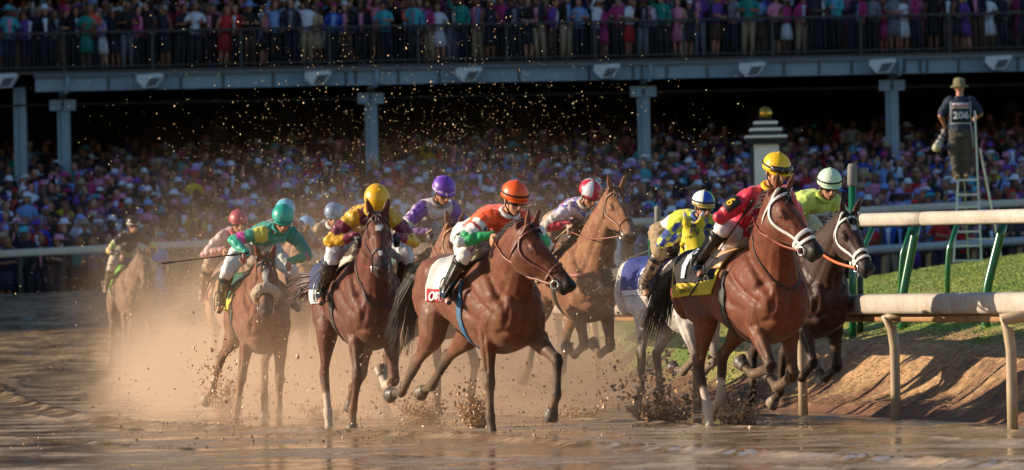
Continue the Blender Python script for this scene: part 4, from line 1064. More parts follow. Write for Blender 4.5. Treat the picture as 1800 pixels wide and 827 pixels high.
# ================================================================== GRANDSTAND
SG = F / 154.0
paint = mat('pale_steel', srgb('#7f99a8'), .5, var=.12, vscale=1.5, bump=.1, bscale=8)
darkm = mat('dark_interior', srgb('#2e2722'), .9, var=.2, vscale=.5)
conc = mat('concrete_dark', srgb('#4a4642'), .9, var=.15, vscale=1)
gs = tag(empty('grandstand', (0, 160, 0)), 'two-level racecourse grandstand with pale beam and columns and dark interior', 'grandstand')
def gp(g, nm, m): return local(g.obj(nm, m, smooth=False), gs)
xl = P(62, 140, 154).x
g = G(); g.box((xl, 154.0, 6.86), (24, 154.45, 7.24)); gp(g, 'deck_beam', paint)
g = G(); g.box((xl - .02, 153.86, 7.24), (24, 154.5, 7.33)); gp(g, 'beam_cap', mat('cap_steel', srgb('#5f686c'), .6, var=.2))
g = G(); g.box((-60, 154.1, 7.33), (40, 176, 7.42)); gp(g, 'upper_deck', conc)
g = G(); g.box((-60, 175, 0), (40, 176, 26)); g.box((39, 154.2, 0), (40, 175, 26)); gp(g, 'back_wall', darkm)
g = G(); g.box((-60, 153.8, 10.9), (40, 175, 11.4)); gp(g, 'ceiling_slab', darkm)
g = G(); g.box((-60, 153.9, 11.4), (40, 154.4, 30)); gp(g, 'shading_facade', conc)  # unseen upper front, raised high to keep the crowd in shade
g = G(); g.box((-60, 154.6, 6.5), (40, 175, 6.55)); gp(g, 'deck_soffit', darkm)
# joints and stiffeners of the beam
for px in (190, 318, 392, 480, 608, 625, 700, 772, 912, 1035, 1113, 1128, 1172, 1243, 1378, 1440, 1497, 1590, 1618, 1630, 1685, 1790):
    x = P(px, 120, 153.96).x; g = G(); g.box((x - .035, 153.965, 6.88), (x + .035, 154.0, 7.22)); gp(g, 'beam_joint', mat('joint', srgb('#4e5659'), .7))
def column(px, pt, ptop, pbot, half=.17):
    a, b = P(px, ptop, 154.9), P(px + (pbot - ptop) * .05, 300, 154.9); a = P(px, ptop, 154.9); g = G()
    x = a.x
    g.box((x - half, 154.7, 1.5), (x - half * .25, 155.05, a.z)); g.box((x - half * .25, 154.62, 1.5), (x + half, 155.05, a.z + .02)); gp(g, 'column', paint)
    for s in (-1, 1):
        g = G(); g.box((x + s * .20 - .155, 154.52, a.z - .27), (x + s * .20 + .155, 154.61, a.z + .02)); gp(g, 'capital_plate', paint)
    g = G(); g.box((x - .10, 154.6, a.z), (x + .10, 155.0, 6.9)); gp(g, 'column_neck', mat('neck_steel', srgb('#3c4245'), .7))
    g = G(); pp = [V((x + pt, 153.88, 7.25)), V((x + pt, 153.88, 6.93)), V((x + pt - .03, 153.9, 6.84)), V((x + pt - .22, 154.3, 6.78))]; g.tube(pp, .055, 10); gp(g, 'downpipe', paint)
for px, top in ((112, 178), (652, 166), (1130, 154), (1566, 143)): column(px, .19, top, 300)
g = G(); x = P(38, 200, 154.9).x; g.box((x - .20, 154.7, 1.5), (x - .02, 155.0, 7.0)); g.box((x - .02, 154.62, 1.5), (x + .14, 155.0, 7.02)); gp(g, 'column', paint)
for i, px in enumerate((385, 860, 1325, 1780)):
    x = P(px, 200, 168).x; g = G(); g.box((x - .2, 168, 1.5), (x + .2, 168.4, 6.6)); gp(g, 'inner_column', mat('inner_col', srgb('#4a4038'), .8))
# floodlights on the beam
names = ['above the far left column', 'left of the second column, over the black-capped rider', 'over the chestnut and maroon silks', 'just over the purple cap', 'left of the third column', 'above the gilded ball pillar', 'left of the fourth column', 'at the far right end']
def flood(px, py, label):
    p = P(px, py, 153.6); rt = tag(empty('floodlight', p), 'angular grey floodlight box on the beam, ' + label, 'floodlight', 'floodlights along the beam')
    g = G(); vs = [(-.36, -.55, -.02), (-.17, -.55, -.22), (.16, -.55, -.20), (.38, -.55, .12), (.31, -.55, .17), (-.34, -.55, .14)]
    n = len(vs); g.add([V(v) for v in vs] + [V((v[0] * .95, .2, v[2])) for v in vs], [tuple(range(n)), tuple(range(2 * n - 1, n - 1, -1))] + [(i, n + i, n + (i + 1) % n, (i + 1) % n) for i in range(n)])
    bm = g.obj('housing', mat('lamp_grey', srgb('#c3ced4'), .45), rt, smooth=False)
    g = G(); g.add([V((-.12, -.562, -.19)), V((.14, -.562, -.17)), V((.30, -.562, .06)), V((-.0, -.562, .04)), V((-.12, -.555, -.19)), V((.14, -.555, -.17)), V((.30, -.555, .06)), V((0, -.555, .04))], [(0, 1, 2, 3), (7, 6, 5, 4), (0, 4, 5, 1), (1, 5, 6, 2), (2, 6, 7, 3), (3, 7, 4, 0)]); g.obj('shade_panel', mat('lamp_dark', srgb('#4a4e50'), .5), rt, smooth=False)
    g = G(); g.box((-.06, .18, -.06), (.06, .42, .06)); g.obj('bracket', mat('lamp_dark'), rt, smooth=False)
for px, py, lb in ((10, 142, 'above the leftmost column at the picture edge'), (266, 142, 'over the black-capped last rider'), (560, 137, 'left of the second column neck'), (824, 131, 'over the purple-capped rider'), (1066, 125, 'left of the column behind the grey horse'), (1320, 122, 'just above and left of the gilded ball pillar'), (1549, 116, 'between the ball pillar and the photographer'), (1752, 110, 'right above the photographer on the ladder')): flood(px, py, lb)
# upper railing
rr = tag(empty('terrace_railing', (0, 154.2, 7.42)), 'dark bar railing along the upper terrace edge', 'railing'); blk = mat('rail_black', srgb('#24272a'), .5)
g = G(); g.box((-60, 154.16, 8.42), (40, 154.24, 8.48)); local(g.obj('handrail', blk, smooth=False), rr)
g = G(); g.box((-60, 154.18, 7.50), (40, 154.22, 7.54)); local(g.obj('bottom_rail', blk, smooth=False), rr)
for k in range(14):
    x0 = -16.8 + k * 2.4; g = G(); g.box((x0 - .04, 154.15, 7.42), (x0 + .04, 154.25, 8.43)); local(g.obj('post', blk, smooth=False), rr)
    g = G()
    for j in range(1, 20): g.box((x0 + j * .12 - .006, 154.19, 7.54), (x0 + j * .12 + .006, 154.21, 8.42))
    local(g.obj('bar_panel', blk, smooth=False), rr)
# lower terrace slab (stepped) under the crowd
g = G()
for k in range(31):
    y = 130 + k * 1.2; g.box((-60, y, -.5), (40, y + 1.2, .95 + k * .108))
tag(g.obj('stand_terrace', conc, smooth=False), kind='structure')
# unseen block added past the left edge to shade the stand and far track
wg = tag(empty('shade_block', (-47, 130, 0)), 'unseen tall block added beyond the left edge to shade the course', 'shade blocker')
g = G(); g.box((-50, 109, 0), (-44, 153, 40)); o = g.obj('shade_wall', conc, smooth=False); o.data.transform(Matrix.Translation(-wg.location)); o.parent = wg
g = G(); g.box((-50.5, 108.5, 40), (-43.2, 153.5, 41)); o = g.obj('shade_roof', darkm, smooth=False); o.data.transform(Matrix.Translation(-wg.location)); o.parent = wg
# ================================================================== GILDED BALL PILLAR
def at(px, py): return P(px, py, 110)
pr = tag(empty('finish_pillar', at(1347, 500)), 'square pillar with stepped black and white top and gilded ball behind the lead jockey', 'pillar')
X0 = at(1347, 300).x; zz = lambda py: at(1347, py).z
def slab(nm, m, py0, py1, half):
    g = G(); g.box((X0 - half, 110 - half, zz(py1)), (X0 + half, 110 + half, zz(py0))); bm = local(g.obj(nm, m, smooth=False), pr); b_ = bm.modifiers.new('b', 'BEVEL'); b_.width = .012; b_.segments = 2
wm, bm_ = mat('white_paint', srgb('#e6e1d6'), .5, var=.08), mat('black_paint', srgb('#1c1f21'), .4, var=.1)
slab('shaft', wm, 254, 520, .24); slab('side_panel', bm_, 254.5, 520, .235) if 0 else None
g = G(); g.box((X0 + .243, 110 - .23, 1.0), (X0 + .30, 110 + .23, zz(256))); g.box((X0 - .30, 110 - .23, 1.0), (X0 - .243, 110 + .23, zz(256))); local(g.obj('side_pilaster', bm_, smooth=False), pr)
for py0, py1, h, m_ in ((249, 254, .36, bm_), (243.5, 249, .385, bm_), (239, 243.5, .40, wm), (231, 239, .26, bm_), (226, 231, .31, wm), (219, 226, .21, bm_), (214, 219, .23, wm), (210, 214, .12, bm_)): slab('cornice' if m_ is wm else 'tier', m_, py0, py1, h)
g = G(); g.ell((X0, 110, zz(200)), (.135, .135, .135), n=24, m=16); local(g.obj('gilded_ball', mat('gilt', srgb('#b58a3a'), .22, metal=1)), pr)
ONLY = globals().get('ONLY')
def want(k): return ONLY is None or k in ONLY
# ---- lead, yellow cap, scarlet jersey with black armband 6
if want('lead'):
    S = runner('lead', 1303, 213, 27, 'bright bay racehorse leading the field in a thick white bridle and black number cloth',
      'jockey in scarlet silks and yellow cap, goggles pushed up, on the leading bay horse',
      horse=H('gather', fR=(-22, 38, -78, -118), fL=(-28, 6, -70, -128), hR=(42, -22, 22, 10), hL=(36, -48, -8, -60), tfR=2, neck=43, neckyaw=-18, necklen=.88, dz=-.13, taillen=.5, taildrop=2.2, k=1.04, head=-50, headyaw=18, voxel=.0105, coat='#642e18', socks='hRhL', legs='#241610', legmud=.5, gloss=.38, mud=.20,
        whitebridle=1, bridle='#d9d4cc', bridlew=.024, reins='#7a2c18', reinw=.016, cloth='#17151a', clothband='#c9b13a', clothedge='#c9b13a', clothbandw=.22, clothx=(-.60, .16), clothtext=[('1', .30, .30, .50, '#c9d0dc', 1), ('KENTUCKY', .05, .42, .90, '#8f7c2a', 1)], saddle='#c9a27a', neckstrap=1),
      rider=dict(hands=[(.50, -.17, 1.80), (.56, .10, 1.76)], fz=1.42, fx=-.08, kz=1.70, kx=.32, lean=34, px=.07, pz=1.68, headyaw=0, headpitch=-22, torso=[(1.2, '#c9193c')], sleeve=[(.30, '#c9193c'), (.52, '#c81a38'), (.60, '#d8b21e'), (.70, '#b5142f'), (2, '#c41838')], cap=['#e6b80c'], peak='#e6b80c', gogglesup=1, strapcap=1, glove='#b31c3c', collar='#e6b80c',
        breeches='#d8cfd2', mud=.05, breechmud=.10, bootmud=.0, text=[('6', .105, 'arm', '#e8b810', '#0f0e0e')], capmud=.02))
    whip(S, (.50, -.20, 1.74), (-.02, -.46, 1.05), 'black whip slanting down beside the leading bay horse')
if want('dark'):
    S = runner('dark', 1398, 200, 22, 'dark brown racehorse beside the rail in a white bridle with orange reins',
      'jockey in pale lime silks and mint cap riding the dark brown horse nearest the rail',
      horse=H('gather', fR=(-25, 28, -62, -105), fL=(-28, 5, -68, -120), hR=(35, -42, -5, -40), hL=(30, -45, -15, -60), neck=35, dz=-.08, neckyaw=-3, necklen=.86, head=-50, headyaw=3, voxel=.0105, coat='#371c13', legs='#1a0f0b', hair='#0d0a09', gloss=.32, mud=.14, legmud=.35, blaze=[(.10, .17, .028)],
        whitebridle=1, bridle='#d9d4cc', bridlew=.024, reins='#d0561c', reinw=.022, cloth='#20242c', saddle='#16120f', palehoof=1, k=.98),
      rider=dict(hands=[(.50, -.14, 1.72), (.54, .14, 1.72)], lean=12, px=-.10, pz=1.91, twist=12, headyaw=-10, headpitch=-20, torso=[(1.2, '#aec458')], sleeve=[(2, '#b4c95e')], cap=['#b9d9b2', '#d8e6cd', '#b9d9b2', '#d8e6cd'], peak='#b9d9b2', strapcap=1, collar='#aec458', mud=.03, capmud=.02))
if want('grey'):
    S = runner('grey', 1182, 187, 28, 'pale grey racehorse with yellow blinker hood and dark tail, behind the leading bay',
      'jockey in yellow silks with blue diamond sleeves and blue and lime cap, riding grey',
      horse=H('gather', fR=(-25, 30, -60, -100), fL=(-30, 10, -65, -110), hR=(48, -15, -5, -30), hL=(25, -38, 10, 25), neck=30, dz=-.05, neckyaw=-29, head=-50, headyaw=-18, coat='#c2bbb4', points='#6f6660', legs='#6d6058', muzzle='#4c4442', hair='#39342f', gloss=.5, mud=.16, mudcol='#86684a', legmud=.6, dapple=1, hood=1, bridle='#2a1d16',
        cloth='#2d3c86', clothband='#cfcbd2', clothbandw=.14, clothtext=[('8', .26, .55, .45, '#d9dbe4', 1)], saddle='#3a2a1c', k=.97, taillen=.2, clothmud=.3),
      rider=dict(hands=[(.50, -.16, 1.68), (.54, .13, 1.7)], dx=.15, fx=.05, kx=.34, lean=10, px=-.14, pz=1.80, headyaw=-4, headpitch=-14, torso=[(.35, '#dcd9cf'), (1.2, '#c9cc2c')], sleeve=[(.28, '#c9cc2c'), (.44, '#6f8c9a'), (2, '#d8d640')], pattern=('diamond', '#23398f', 11), cap=['#2a49a8', '#8fce3a', '#8fce3a', '#2a49a8', '#dfe3dc', '#dfe3dc'], capoff=.083, capband='#b39a54', peak='#b39a54', strapcap=1, collar='#4460a8', breeches='#8f7a58', breechmud=.5, bootmud=.5, mud=.1))
    whip(S, (.50, -.18, 1.68), (-.52, -.52, 1.38), 'long whip held back over the grey horse and its blue cloth')
if want('orange'):
    S = runner('orange', 842, 208, 28, 'bay racehorse with one foreleg planted and white and red number cloth, head turned aside',
      'jockey in orange jersey and orange cap with white breeches and green sleeves',
      horse=H('reach', fR=(-38, 2, 1, 18), fL=(10, 64, -6, -32), hR=(2, -55, -50, -85), hL=(-6, -60, -52, -75), neck=30, dz=-.15, k=1.04, neckyaw=-14, necklen=.86, head=-50, headyaw=33, voxel=.0105, coat='#65331c', legs='#2a2524', hair='#0e0b0a', socks='', gloss=.38, mud=.24, taillen=.5, taildrop=2.6, legmud=.6, blaze=[], bridle='#7b4a3a', reins='#7b4430', reinw=.018, bridlew=.017,
        cloth='#c9c6c4', clothband='#b81d34', clothbandw=.22, clothx=(-.34, .14), clothtext=[('O', .12, .22, .90, '#e8e2e0', 1), ('RBY', .09, .48, .90, '#e8e2e0', 1)], saddle='#b9b6a0', girth='#2b5f86'),
      rider=dict(hands=[(.50, -.20, 1.68), (.56, .13, 1.68)], dx=.15, fx=.08, kx=.38, lean=13, px=-.16, pz=1.75, headyaw=2, headpitch=-20, torso=[(.12, '#d9d4ce'), (1.2, '#f0561a')], sleeve=[(.10, '#f0561a'), (.18, '#d8d2cc'), (.22, '#c03a30'), (.36, '#dcd6d0'), (.46, '#1f9a54'), (.52, '#dcd6d0'), (2, '#1fa055')], cap=['#ec5a16'], peak='#ec5a16', strapcap=1, collar='#dad6d2', breeches='#dedad6', mud=.08, breechmud=.09, bootmud=.05, lens='#585450', skin='#c08a6c', text=[('ALIVE', .07, 'leg', '#20201f', None)]))
    whip(S, (.50, -.23, 1.58), (.18, -.42, 1.08), 'short black whip hanging beside the bay with the orange rider')
if want('maroon'):
    S = runner('maroon', 628, 199, 17, 'chestnut racehorse with white star and small snip, both forelegs folded, blue and white cloth',
      'jockey with plain yellow cap bowed low, in maroon and yellow silks with yellow sleeves',
      horse=H('fold', fR=(-25, 20, -22, 5), tfR=4, fL=(-25, 8, -80, -130), hR=(28, -28, 16, 12), hL=(35, -22, -70, -30), neck=41, dz=-.13, k=1.03, taillen=.35, neckyaw=-8, necklen=.84, head=-46, headyaw=-14, voxel=.0105, coat='#572516', legs='#4a2016', muzzle='#251512', hair='#4a2012', socks='hRfL', gloss=.38, mud=.22, legmud=.5, blaze=[(.09, .18, .032), (.40, .47, .018)], bridle='#2a1512', reins='#7a2418', neckstrap=1,
        cloth='#2a3358', clothband='#cfccce', clothbandw=.28, clothx=(-.52, .14), clothtext=[('2', .26, .5, .42, '#d8d9e2', 1), ('DERBY', .07, .45, .86, '#9a98a0', 1)], saddle='#d3cdb8', tailyaw=-.3),
      rider=dict(hands=[(.50, -.17, 1.68), (.56, .15, 1.68)], dx=.2, fx=.12, kx=.42, lean=13, px=-.16, pz=1.81, headyaw=0, headpitch=-55, torso=[(.30, '#cfc8cc'), (.55, '#d9a81c'), (.70, '#6b1830'), (.85, '#d9a81c'), (1.2, '#6b1830')], sleeve=[(.14, '#cf9f1c'), (.38, '#6f1a34'), (.78, '#dba81e'), (2, '#7a1a3c')], cap=['#e4b022', '#dfa818'], peak='#e4b022', glove='#15131a', breeches='#cdd0d8', mud=.08, breechmud=.14, bootmud=.2, collar='#d9a81c', pattern=None))
    whip(S, (.50, -.20, 1.60), (-.25, -.50, 1.10), 'black whip across the blue and white cloth of the chestnut horse')
if want('purple'):
    S = runner('purple', 745, 182, 27, 'mud-covered chestnut racehorse with black mane, half hidden behind the bay with the orange rider',
      'jockey in muddy white and purple silks with bright purple cap',
      horse=H('reach', fR=(-30, 22, -12, -5), fL=(-10, 30, -20, -20), hR=(30, -25, -10, 0), hL=(-10, -55, -40, -60), neck=34, dz=-.05, neckyaw=-18, necklen=.88, head=-48, headyaw=-2, coat='#744630', legs='#5a3c2a', hair='#141011', gloss=.55, mud=.45, mudcol='#8a6a52', legmud=.8, bridle='#a87a50', reins='#9a6a4a', breast='#a85c44',
        cloth='#3f8f80', clothband='#9c9c90', clothmud=.5, saddle='#5a4030'),
      rider=dict(hands=[(.50, -.17, 1.74), (.54, .15, 1.74)], lean=20, px=-.16, pz=1.86, headyaw=2, headpitch=-28, torso=[(.52, '#b9b0b4'), (.60, '#5a2c80'), (.80, '#b3a8a8'), (1.2, '#cfc8cc')], sleeve=[(.30, '#5f3390'), (.50, '#b9bda8'), (2, '#8b5f96')], cap=['#6a2fb0', '#5a2898', '#7a46bc', '#5a2898'], capband='#c9b9dd', peak='#6a2fb0', collar='#8d7f80', breeches='#c4bab4', mud=.22, breechmud=.3, bootmud=.5, glove='#3a3236', capmud=.04))
    whip(S, (.5, -.19, 1.74), (-.40, -.50, 1.30), 'tan muddy whip beside the jockey in the purple cap', '#8a6a44')
if want('redwhite'):
    S = runner('redwhite', 1006, 179, 22, 'muddy light chestnut racehorse with head held high, between the orange rider and the grey',
      'jockey in red and white quartered cap with red cuffs, ducking behind the muddy high-headed horse',
      horse=H('gather', fR=(-25, 25, -70, -110), fL=(-28, 12, -75, -120), hR=(35, -45, -30, -50), hL=(38, -40, -20, -60), neck=48, neckyaw=0, necklen=.92, head=-46, headyaw=0, coat='#7a4c30', legs='#4a3628', muzzle='#6a5242', hair='#5a3a24', gloss=.6, taillen=.3, mud=.42, mudcol='#9a7656', legmud=.8, blaze=[(.10, .17, .02)], bridle='#7a5034', reins='#8a4a34', breast='#8a4534',
        cloth='#7d2f34', clothband='#8a6250', clothmud=.5, saddle='#7a5a3c', dz=.06),
      rider=dict(hands=[(.46, -.20, 1.66), (.52, .16, 1.68)], lean=12, px=-.14, pz=1.80, headyaw=8, headpitch=-30, torso=[(.4, '#c9bcb4'), (.7, '#b8303c'), (1.2, '#d8ccd0')], sleeve=[(.20, '#cfc4cc'), (.60, '#c4b6aa'), (2, '#b81f34')], pattern=('check', '#5b5fb0', 13), cap=['#c81f38', '#dcdbe0', '#c81f38', '#dcdbe0', '#c81f38', '#dcdbe0'], capoff=.06, peak='#b81f34', collar='#b8a898', breeches='#a38b68', mud=.2, breechmud=.6, bootmud=.6, facemud=.4, glove='#b09a88'))
    whip(S, (.46, -.22, 1.76), (-.15, -.48, 1.40), 'mud-caked stick across the light chestnut with high head', '#94784e')
if want('green'):
    S = runner('green', 452, 184, 10, 'chestnut racehorse with thick sheepskin noseband, planting a foreleg in a splash of mud',
      'jockey in teal silks and teal cap with pink armbands, holding a whip straight out sideways',
      horse=H('plant', fR=(-36, -6, -12, 10), tfR=9, fL=(-30, 8, -2, 5), tfL=-3, hR=(20, -60, -30, -50), thR=14, hL=(10, -50, -10, 0), neck=24, dz=-.13, neckyaw=-5, necklen=.84, head=-54, headyaw=-10, voxel=.0105, coat='#6c3a22', legs='#5b4132', muzzle='#54443a', hair='#2a1710', gloss=.5, mud=.36, mudcol='#8f6c4e', legmud=.95, socks='hR', blaze=[(.04, .34, .028)], sheepskin=1, bridlew=.022, bridle='#211610', reins='#211610', k=.97,
        cloth='#1c6a48', clothband='#cfc442', clothedge='#c9953a', clothbandw=.26, clothx=(-.42, .20), saddle='#2a2018'),
      rider=dict(hands=[(.54, -.20, 1.70), (.58, .24, 1.62)], twist=20, lean=10, px=-.16, pz=1.86, headyaw=-2, headpitch=-30, poleR=(-.2, -1, -.1), poleL=(-.1, 1, -.4), torso=[(.30, '#d8d4d0'), (.78, '#0e8a72'), (1.2, '#12947c')], sleeve=[(.12, '#c9c34a'), (.28, '#0e8a72'), (.42, '#d84aa4'), (2, '#10a085')], sleeveL=[(.50, '#0e7a64'), (.62, '#cf4a80'), (2, '#0e8a5c')], cap=['#10a892', '#0c9a86'], capband='#0c7a6c', peak='#0c8a78', collar='#0e8a72', breeches='#d6d2ce', mud=.08, breechmud=.15, bootmud=.45, boot='#2a2c20'))
    whip(S, (.54, -.22, 1.62), (.64, -1.02, 1.54), 'long black whip pointing straight out from the teal jockey')
if want('redcap'):
    S = runner('redcap', 410, 150, 12, 'dust-coated racehorse behind the teal jockey, ridden by the red-capped jockey',
      'jockey in faded red cap and muddy pink and white silks, second from the left',
      horse=H('gather', neck=38, head=-50, headyaw=-8, dz=-.05, coat='#9a7458', legs='#7a5c44', hair='#5a4030', gloss=.7, mud=.5, mudcol='#a5815f', legmud=.9, voxel=.018, cloth='#b08a7a', clothband='#b86a5c', clothmud=.5, bridle='#6a4a38'),
      rider=dict(hands=HANDS, lean=14, pz=1.82, headyaw=4, headpitch=-14, torso=[(1.2, '#b8989a')], sleeve=[(.4, '#c9a8a0'), (2, '#c08888')], cap=['#b84a58', '#a8444e'], peak='#a84450', mud=.3, breeches='#b8a890', breechmud=.5, bootmud=.7, facemud=.4, collar='#a8484e'))
if want('last'):
    S = runner('last', 228, 111, 14, 'brown racehorse at the very back on the far left with lime green cloth',
      'jockey in black silks with yellow armbands and white-banded black cap, far left at the back',
      horse=H('reach', fR=(-35, -4, -6, 15), fL=(-20, 40, -50, -80), hR=(10, -45, -20, -20), hL=(-5, -50, -30, -50), neck=28, dz=.08, head=-62, headyaw=-8, coat='#6a5040', legs='#4a3a30', hair='#2a201a', gloss=.6, mud=.4, mudcol='#8a6c54', legmud=.8, voxel=.018, cloth='#7cc040', clothband='#b9b4a8', clothang=100, clothx=(-.62, .1), bridle='#5a4438', k=1.02),
      rider=dict(hands=[(.5, -.2, 1.70), (.5, .2, 1.70)], lean=22, pz=1.86, headyaw=-2, headpitch=-10, torso=[(1.2, '#141012')], sleeve=[(.25, '#171214'), (.42, '#a8b060'), (.6, '#c8963c'), (2, '#151214')], cap=['#1a1416'], capband='#d8cfc4', peak='#1a1416', mud=.1, breeches='#b8a890', bootmud=.6, skin='#b98868', collar='#141012'))
if want('backyellow'):
    S = runner('backyellow', 493, 160, 12, 'muddy brown racehorse hidden behind the teal jockey',
      'jockey in dark red silks with pale blue and yellow cap, just behind the teal jockey',
      horse=H('gather', neck=30, head=-55, coat='#6a4a38', legs='#5a4434', hair='#2a1c14', gloss=.7, mud=.5, legmud=.9, voxel=.020, cloth='#8a8a80'),
      rider=dict(hands=HANDS, lean=13, pz=1.83, headyaw=-6, headpitch=-22, torso=[(1.2, '#7a2438')], sleeve=[(.4, '#8a6a70'), (2, '#7a2438')], cap=['#6ab0c8', '#c9c060', '#6ab0c8'], peak='#6ab0c8', mud=.3, bootmud=.7, breechmud=.6))
if want('backgrey'):
    S = runner('backgrey', 582, 152, 8, 'mud-splashed racehorse in blue head cover, between the teal jockey and the chestnut',
      'jockey in mud-spattered grey blue cap and silks, left of the chestnut horse',
      horse=H('gather', neck=32, head=-52, headyaw=-6, coat='#8a6a50', legs='#6a5040', hair='#2a1c14', gloss=.7, mud=.55, legmud=.9, voxel=.020, cloth='#6a7a90', bridle='#5a7ab0', whitebridle=1),
      rider=dict(hands=HANDS, lean=13, pz=1.83, headyaw=-4, headpitch=-18, torso=[(1.2, '#6a7080')], sleeve=[(.4, '#8a6a50'), (2, '#6a7f94')], cap=['#7a94b0', '#667c98'], peak='#667c98', mud=.5, bootmud=.7, breechmud=.6, facemud=.3))
if want('backblue'):
    S = runner('backblue', 535, 140, 8, 'racehorse lost in the dust behind the teal jockey, its rider in a plain blue cap',
      'jockey in plain pale blue cap, mostly hidden in the dust',
      horse=H('gather', neck=32, head=-52, coat='#7a5a44', legs='#6a5040', hair='#2a1c14', gloss=.7, mud=.5, voxel=.022, cloth='#7a7a74'),
      rider=dict(hands=HANDS, lean=13, pz=1.76, headpitch=-15, torso=[(1.2, '#5f7f9c')], sleeve=[(2, '#5f7f9c')], cap=['#5c9cc0'], peak='#5c9cc0', mud=.4, bootmud=.7, breechmud=.6))
# ================================================================== SPECTATORS
rc = random.Random(11)
def person_tpl(kind, full):
    """kind: arm pose; returns verts, faces, part ids (0 skin 1 top 2 bottom 3 hat 4 hair 5 front 6 shoes)"""
    g = G(); X1, Y1, Z1 = V((1, 0, 0)), V((0, 1, 0)), V((0, 0, 1))
    def part(i, f): 
        n = len(g.f); f(); 
        for k in range(n, len(g.f)): g.c[k] = i
    skirt = kind in (2, 4)
    if full:
        if skirt:
            part(2, lambda: g.loft([(V((0, 0, z)), X1, Y1, a, b) for z, a, b in ((.50, .21, .15), (.75, .19, .14), (1.0, .135, .10))], 12))
            for s in (-1, 1): part(0, lambda: g.tube([V((s * .08, 0, .05)), V((s * .085, 0, .3)), V((s * .09, 0, .55))], [.035, .05, .055], 8))
        else:
            for s in (-1, 1): part(2, lambda: g.tube([V((s * .10, .0, .06)), V((s * .095, 0, .50)), V((s * .085, 0, .92))], [.062, .075, .10], 8))
            part(2, lambda: g.loft([(V((0, 0, .86)), X1, Y1, .15, .11), (V((0, 0, 1.02)), X1, Y1, .155, .11)], 12))
        for s in (-1, 1): part(6, lambda: g.ell((s * .10, -.05, .035), (.05, .12, .04), n=8, m=5))
    part(1, lambda: g.loft([(V((0, 0, z)), X1, Y1, a, b) for z, a, b in ((.90 if not skirt else .98, .155, .11), (1.10, .15, .11), (1.30, .185, .12), (1.42, .19, .11), (1.48, .12, .08), (1.50, .06, .05))], 12))
    if kind in (0, 3): part(5, lambda: g.loft([(V((0, -.098, .95)), X1, Y1, .03, .02), (V((0, -.108, 1.2)), X1, Y1, .045, .02), (V((0, -.098, 1.44)), X1, Y1, .07, .02)], 8))
    poses = {0: ((.24, -.02, 1.16), (.22, -.10, .92)), 1: ((.27, -.08, 1.20), (.10, -.26, 1.24)), 2: ((.25, -.02, 1.16), (.20, -.16, 1.0)), 3: ((.25, -.12, 1.22), (.10, -.20, 1.52)), 4: ((.26, -.06, 1.18), (.04, -.24, 1.12)), 5: ((.30, -.05, 1.5), (.22, -.12, 1.78))}
    for s in (-1, 1):
        e, h = poses[kind] if not (kind in (3, 5) and s > 0) else poses[1 if kind == 3 else 0]
        e = V((e[0] * s, e[1], e[2])); h = V((h[0] * s, h[1], h[2])); sh_ = V((.18 * s, 0, 1.42))
        part(1 if kind != 2 else 0, lambda: g.tube([sh_ + V((-.03 * s, 0, 0)), sh_.lerp(e, .4), e], [.062, .055, .045], 7)); part(1 if kind in (0, 3, 5) else 0, lambda: g.tube([e, e.lerp(h, .6), h], [.045, .038, .028], 7)); part(0, lambda: g.ell(h, (.038, .045, .045), n=7, m=5))
    part(0, lambda: g.tube([V((0, 0, 1.46)), V((0, -.01, 1.60))], .05, 8))
    part(0, lambda: g.ell((0, -.02, 1.63), (.075, .092, .112), n=12, m=8)); part(0, lambda: g.ell((0, -.112, 1.615), (.015, .02, .022), n=6, m=4))
    if kind in (2, 4): part(4, lambda: g.loft([(V((0, .03, 1.38)), X1, Y1, .10, .05), (V((0, .03, 1.55)), X1, Y1, .10, .07), (V((0, .02, 1.68)), X1, Y1, .092, .09), (V((0, .01, 1.755)), X1, Y1, .05, .055)], 10))
    else: part(4, lambda: g.loft([(V((0, .035, 1.58)), X1, Y1, .078, .07), (V((0, .015, 1.68)), X1, Y1, .083, .092), (V((0, .0, 1.745)), X1, Y1, .055, .065), (V((0, .0, 1.757)), X1, Y1, .02, .02)], 10))
    return g
def hat_tpl(kind):
    g = G(); X1, Y1 = V((1, 0, 0)), V((0, 1, 0))
    if kind == 'none': return g
    if kind == 'wide-brimmed hat':
        g.loft([(V((0, 0, 1.685)), X1, Y1, .24, .23), (V((0, 0, 1.70)), X1, Y1, .25, .24), (V((0, 0, 1.712)), X1, Y1, .10, .11), (V((0, 0, 1.80)), X1, Y1, .085, .095), (V((0, 0, 1.82)), X1, Y1, .04, .04)], 14)
    elif kind == 'fedora':
        g.loft([(V((0, 0, 1.70)), X1, Y1, .145, .16), (V((0, 0, 1.712)), X1, Y1, .15, .165), (V((0, 0, 1.722)), X1, Y1, .093, .105), (V((0, 0, 1.81)), X1, Y1, .08, .095), (V((0, 0, 1.825)), X1, Y1, .04, .06)], 14)
    elif kind == 'cap':
        g.loft([(V((0, 0, 1.675)), X1, Y1, .088, .10), (V((0, 0, 1.74)), X1, Y1, .08, .09), (V((0, 0, 1.775)), X1, Y1, .03, .03)], 12); g.box((-.07, -.19, 1.682), (.07, -.06, 1.697))
    elif kind == 'flower fascinator':
        for i in range(5): g.ell((.07 + .06 * math.cos(i * 1.3), .0 + .06 * math.sin(i * 1.3), 1.80 + .03 * math.sin(i * 2.2)), (.07, .06, .035), n=8, m=5)
    return g
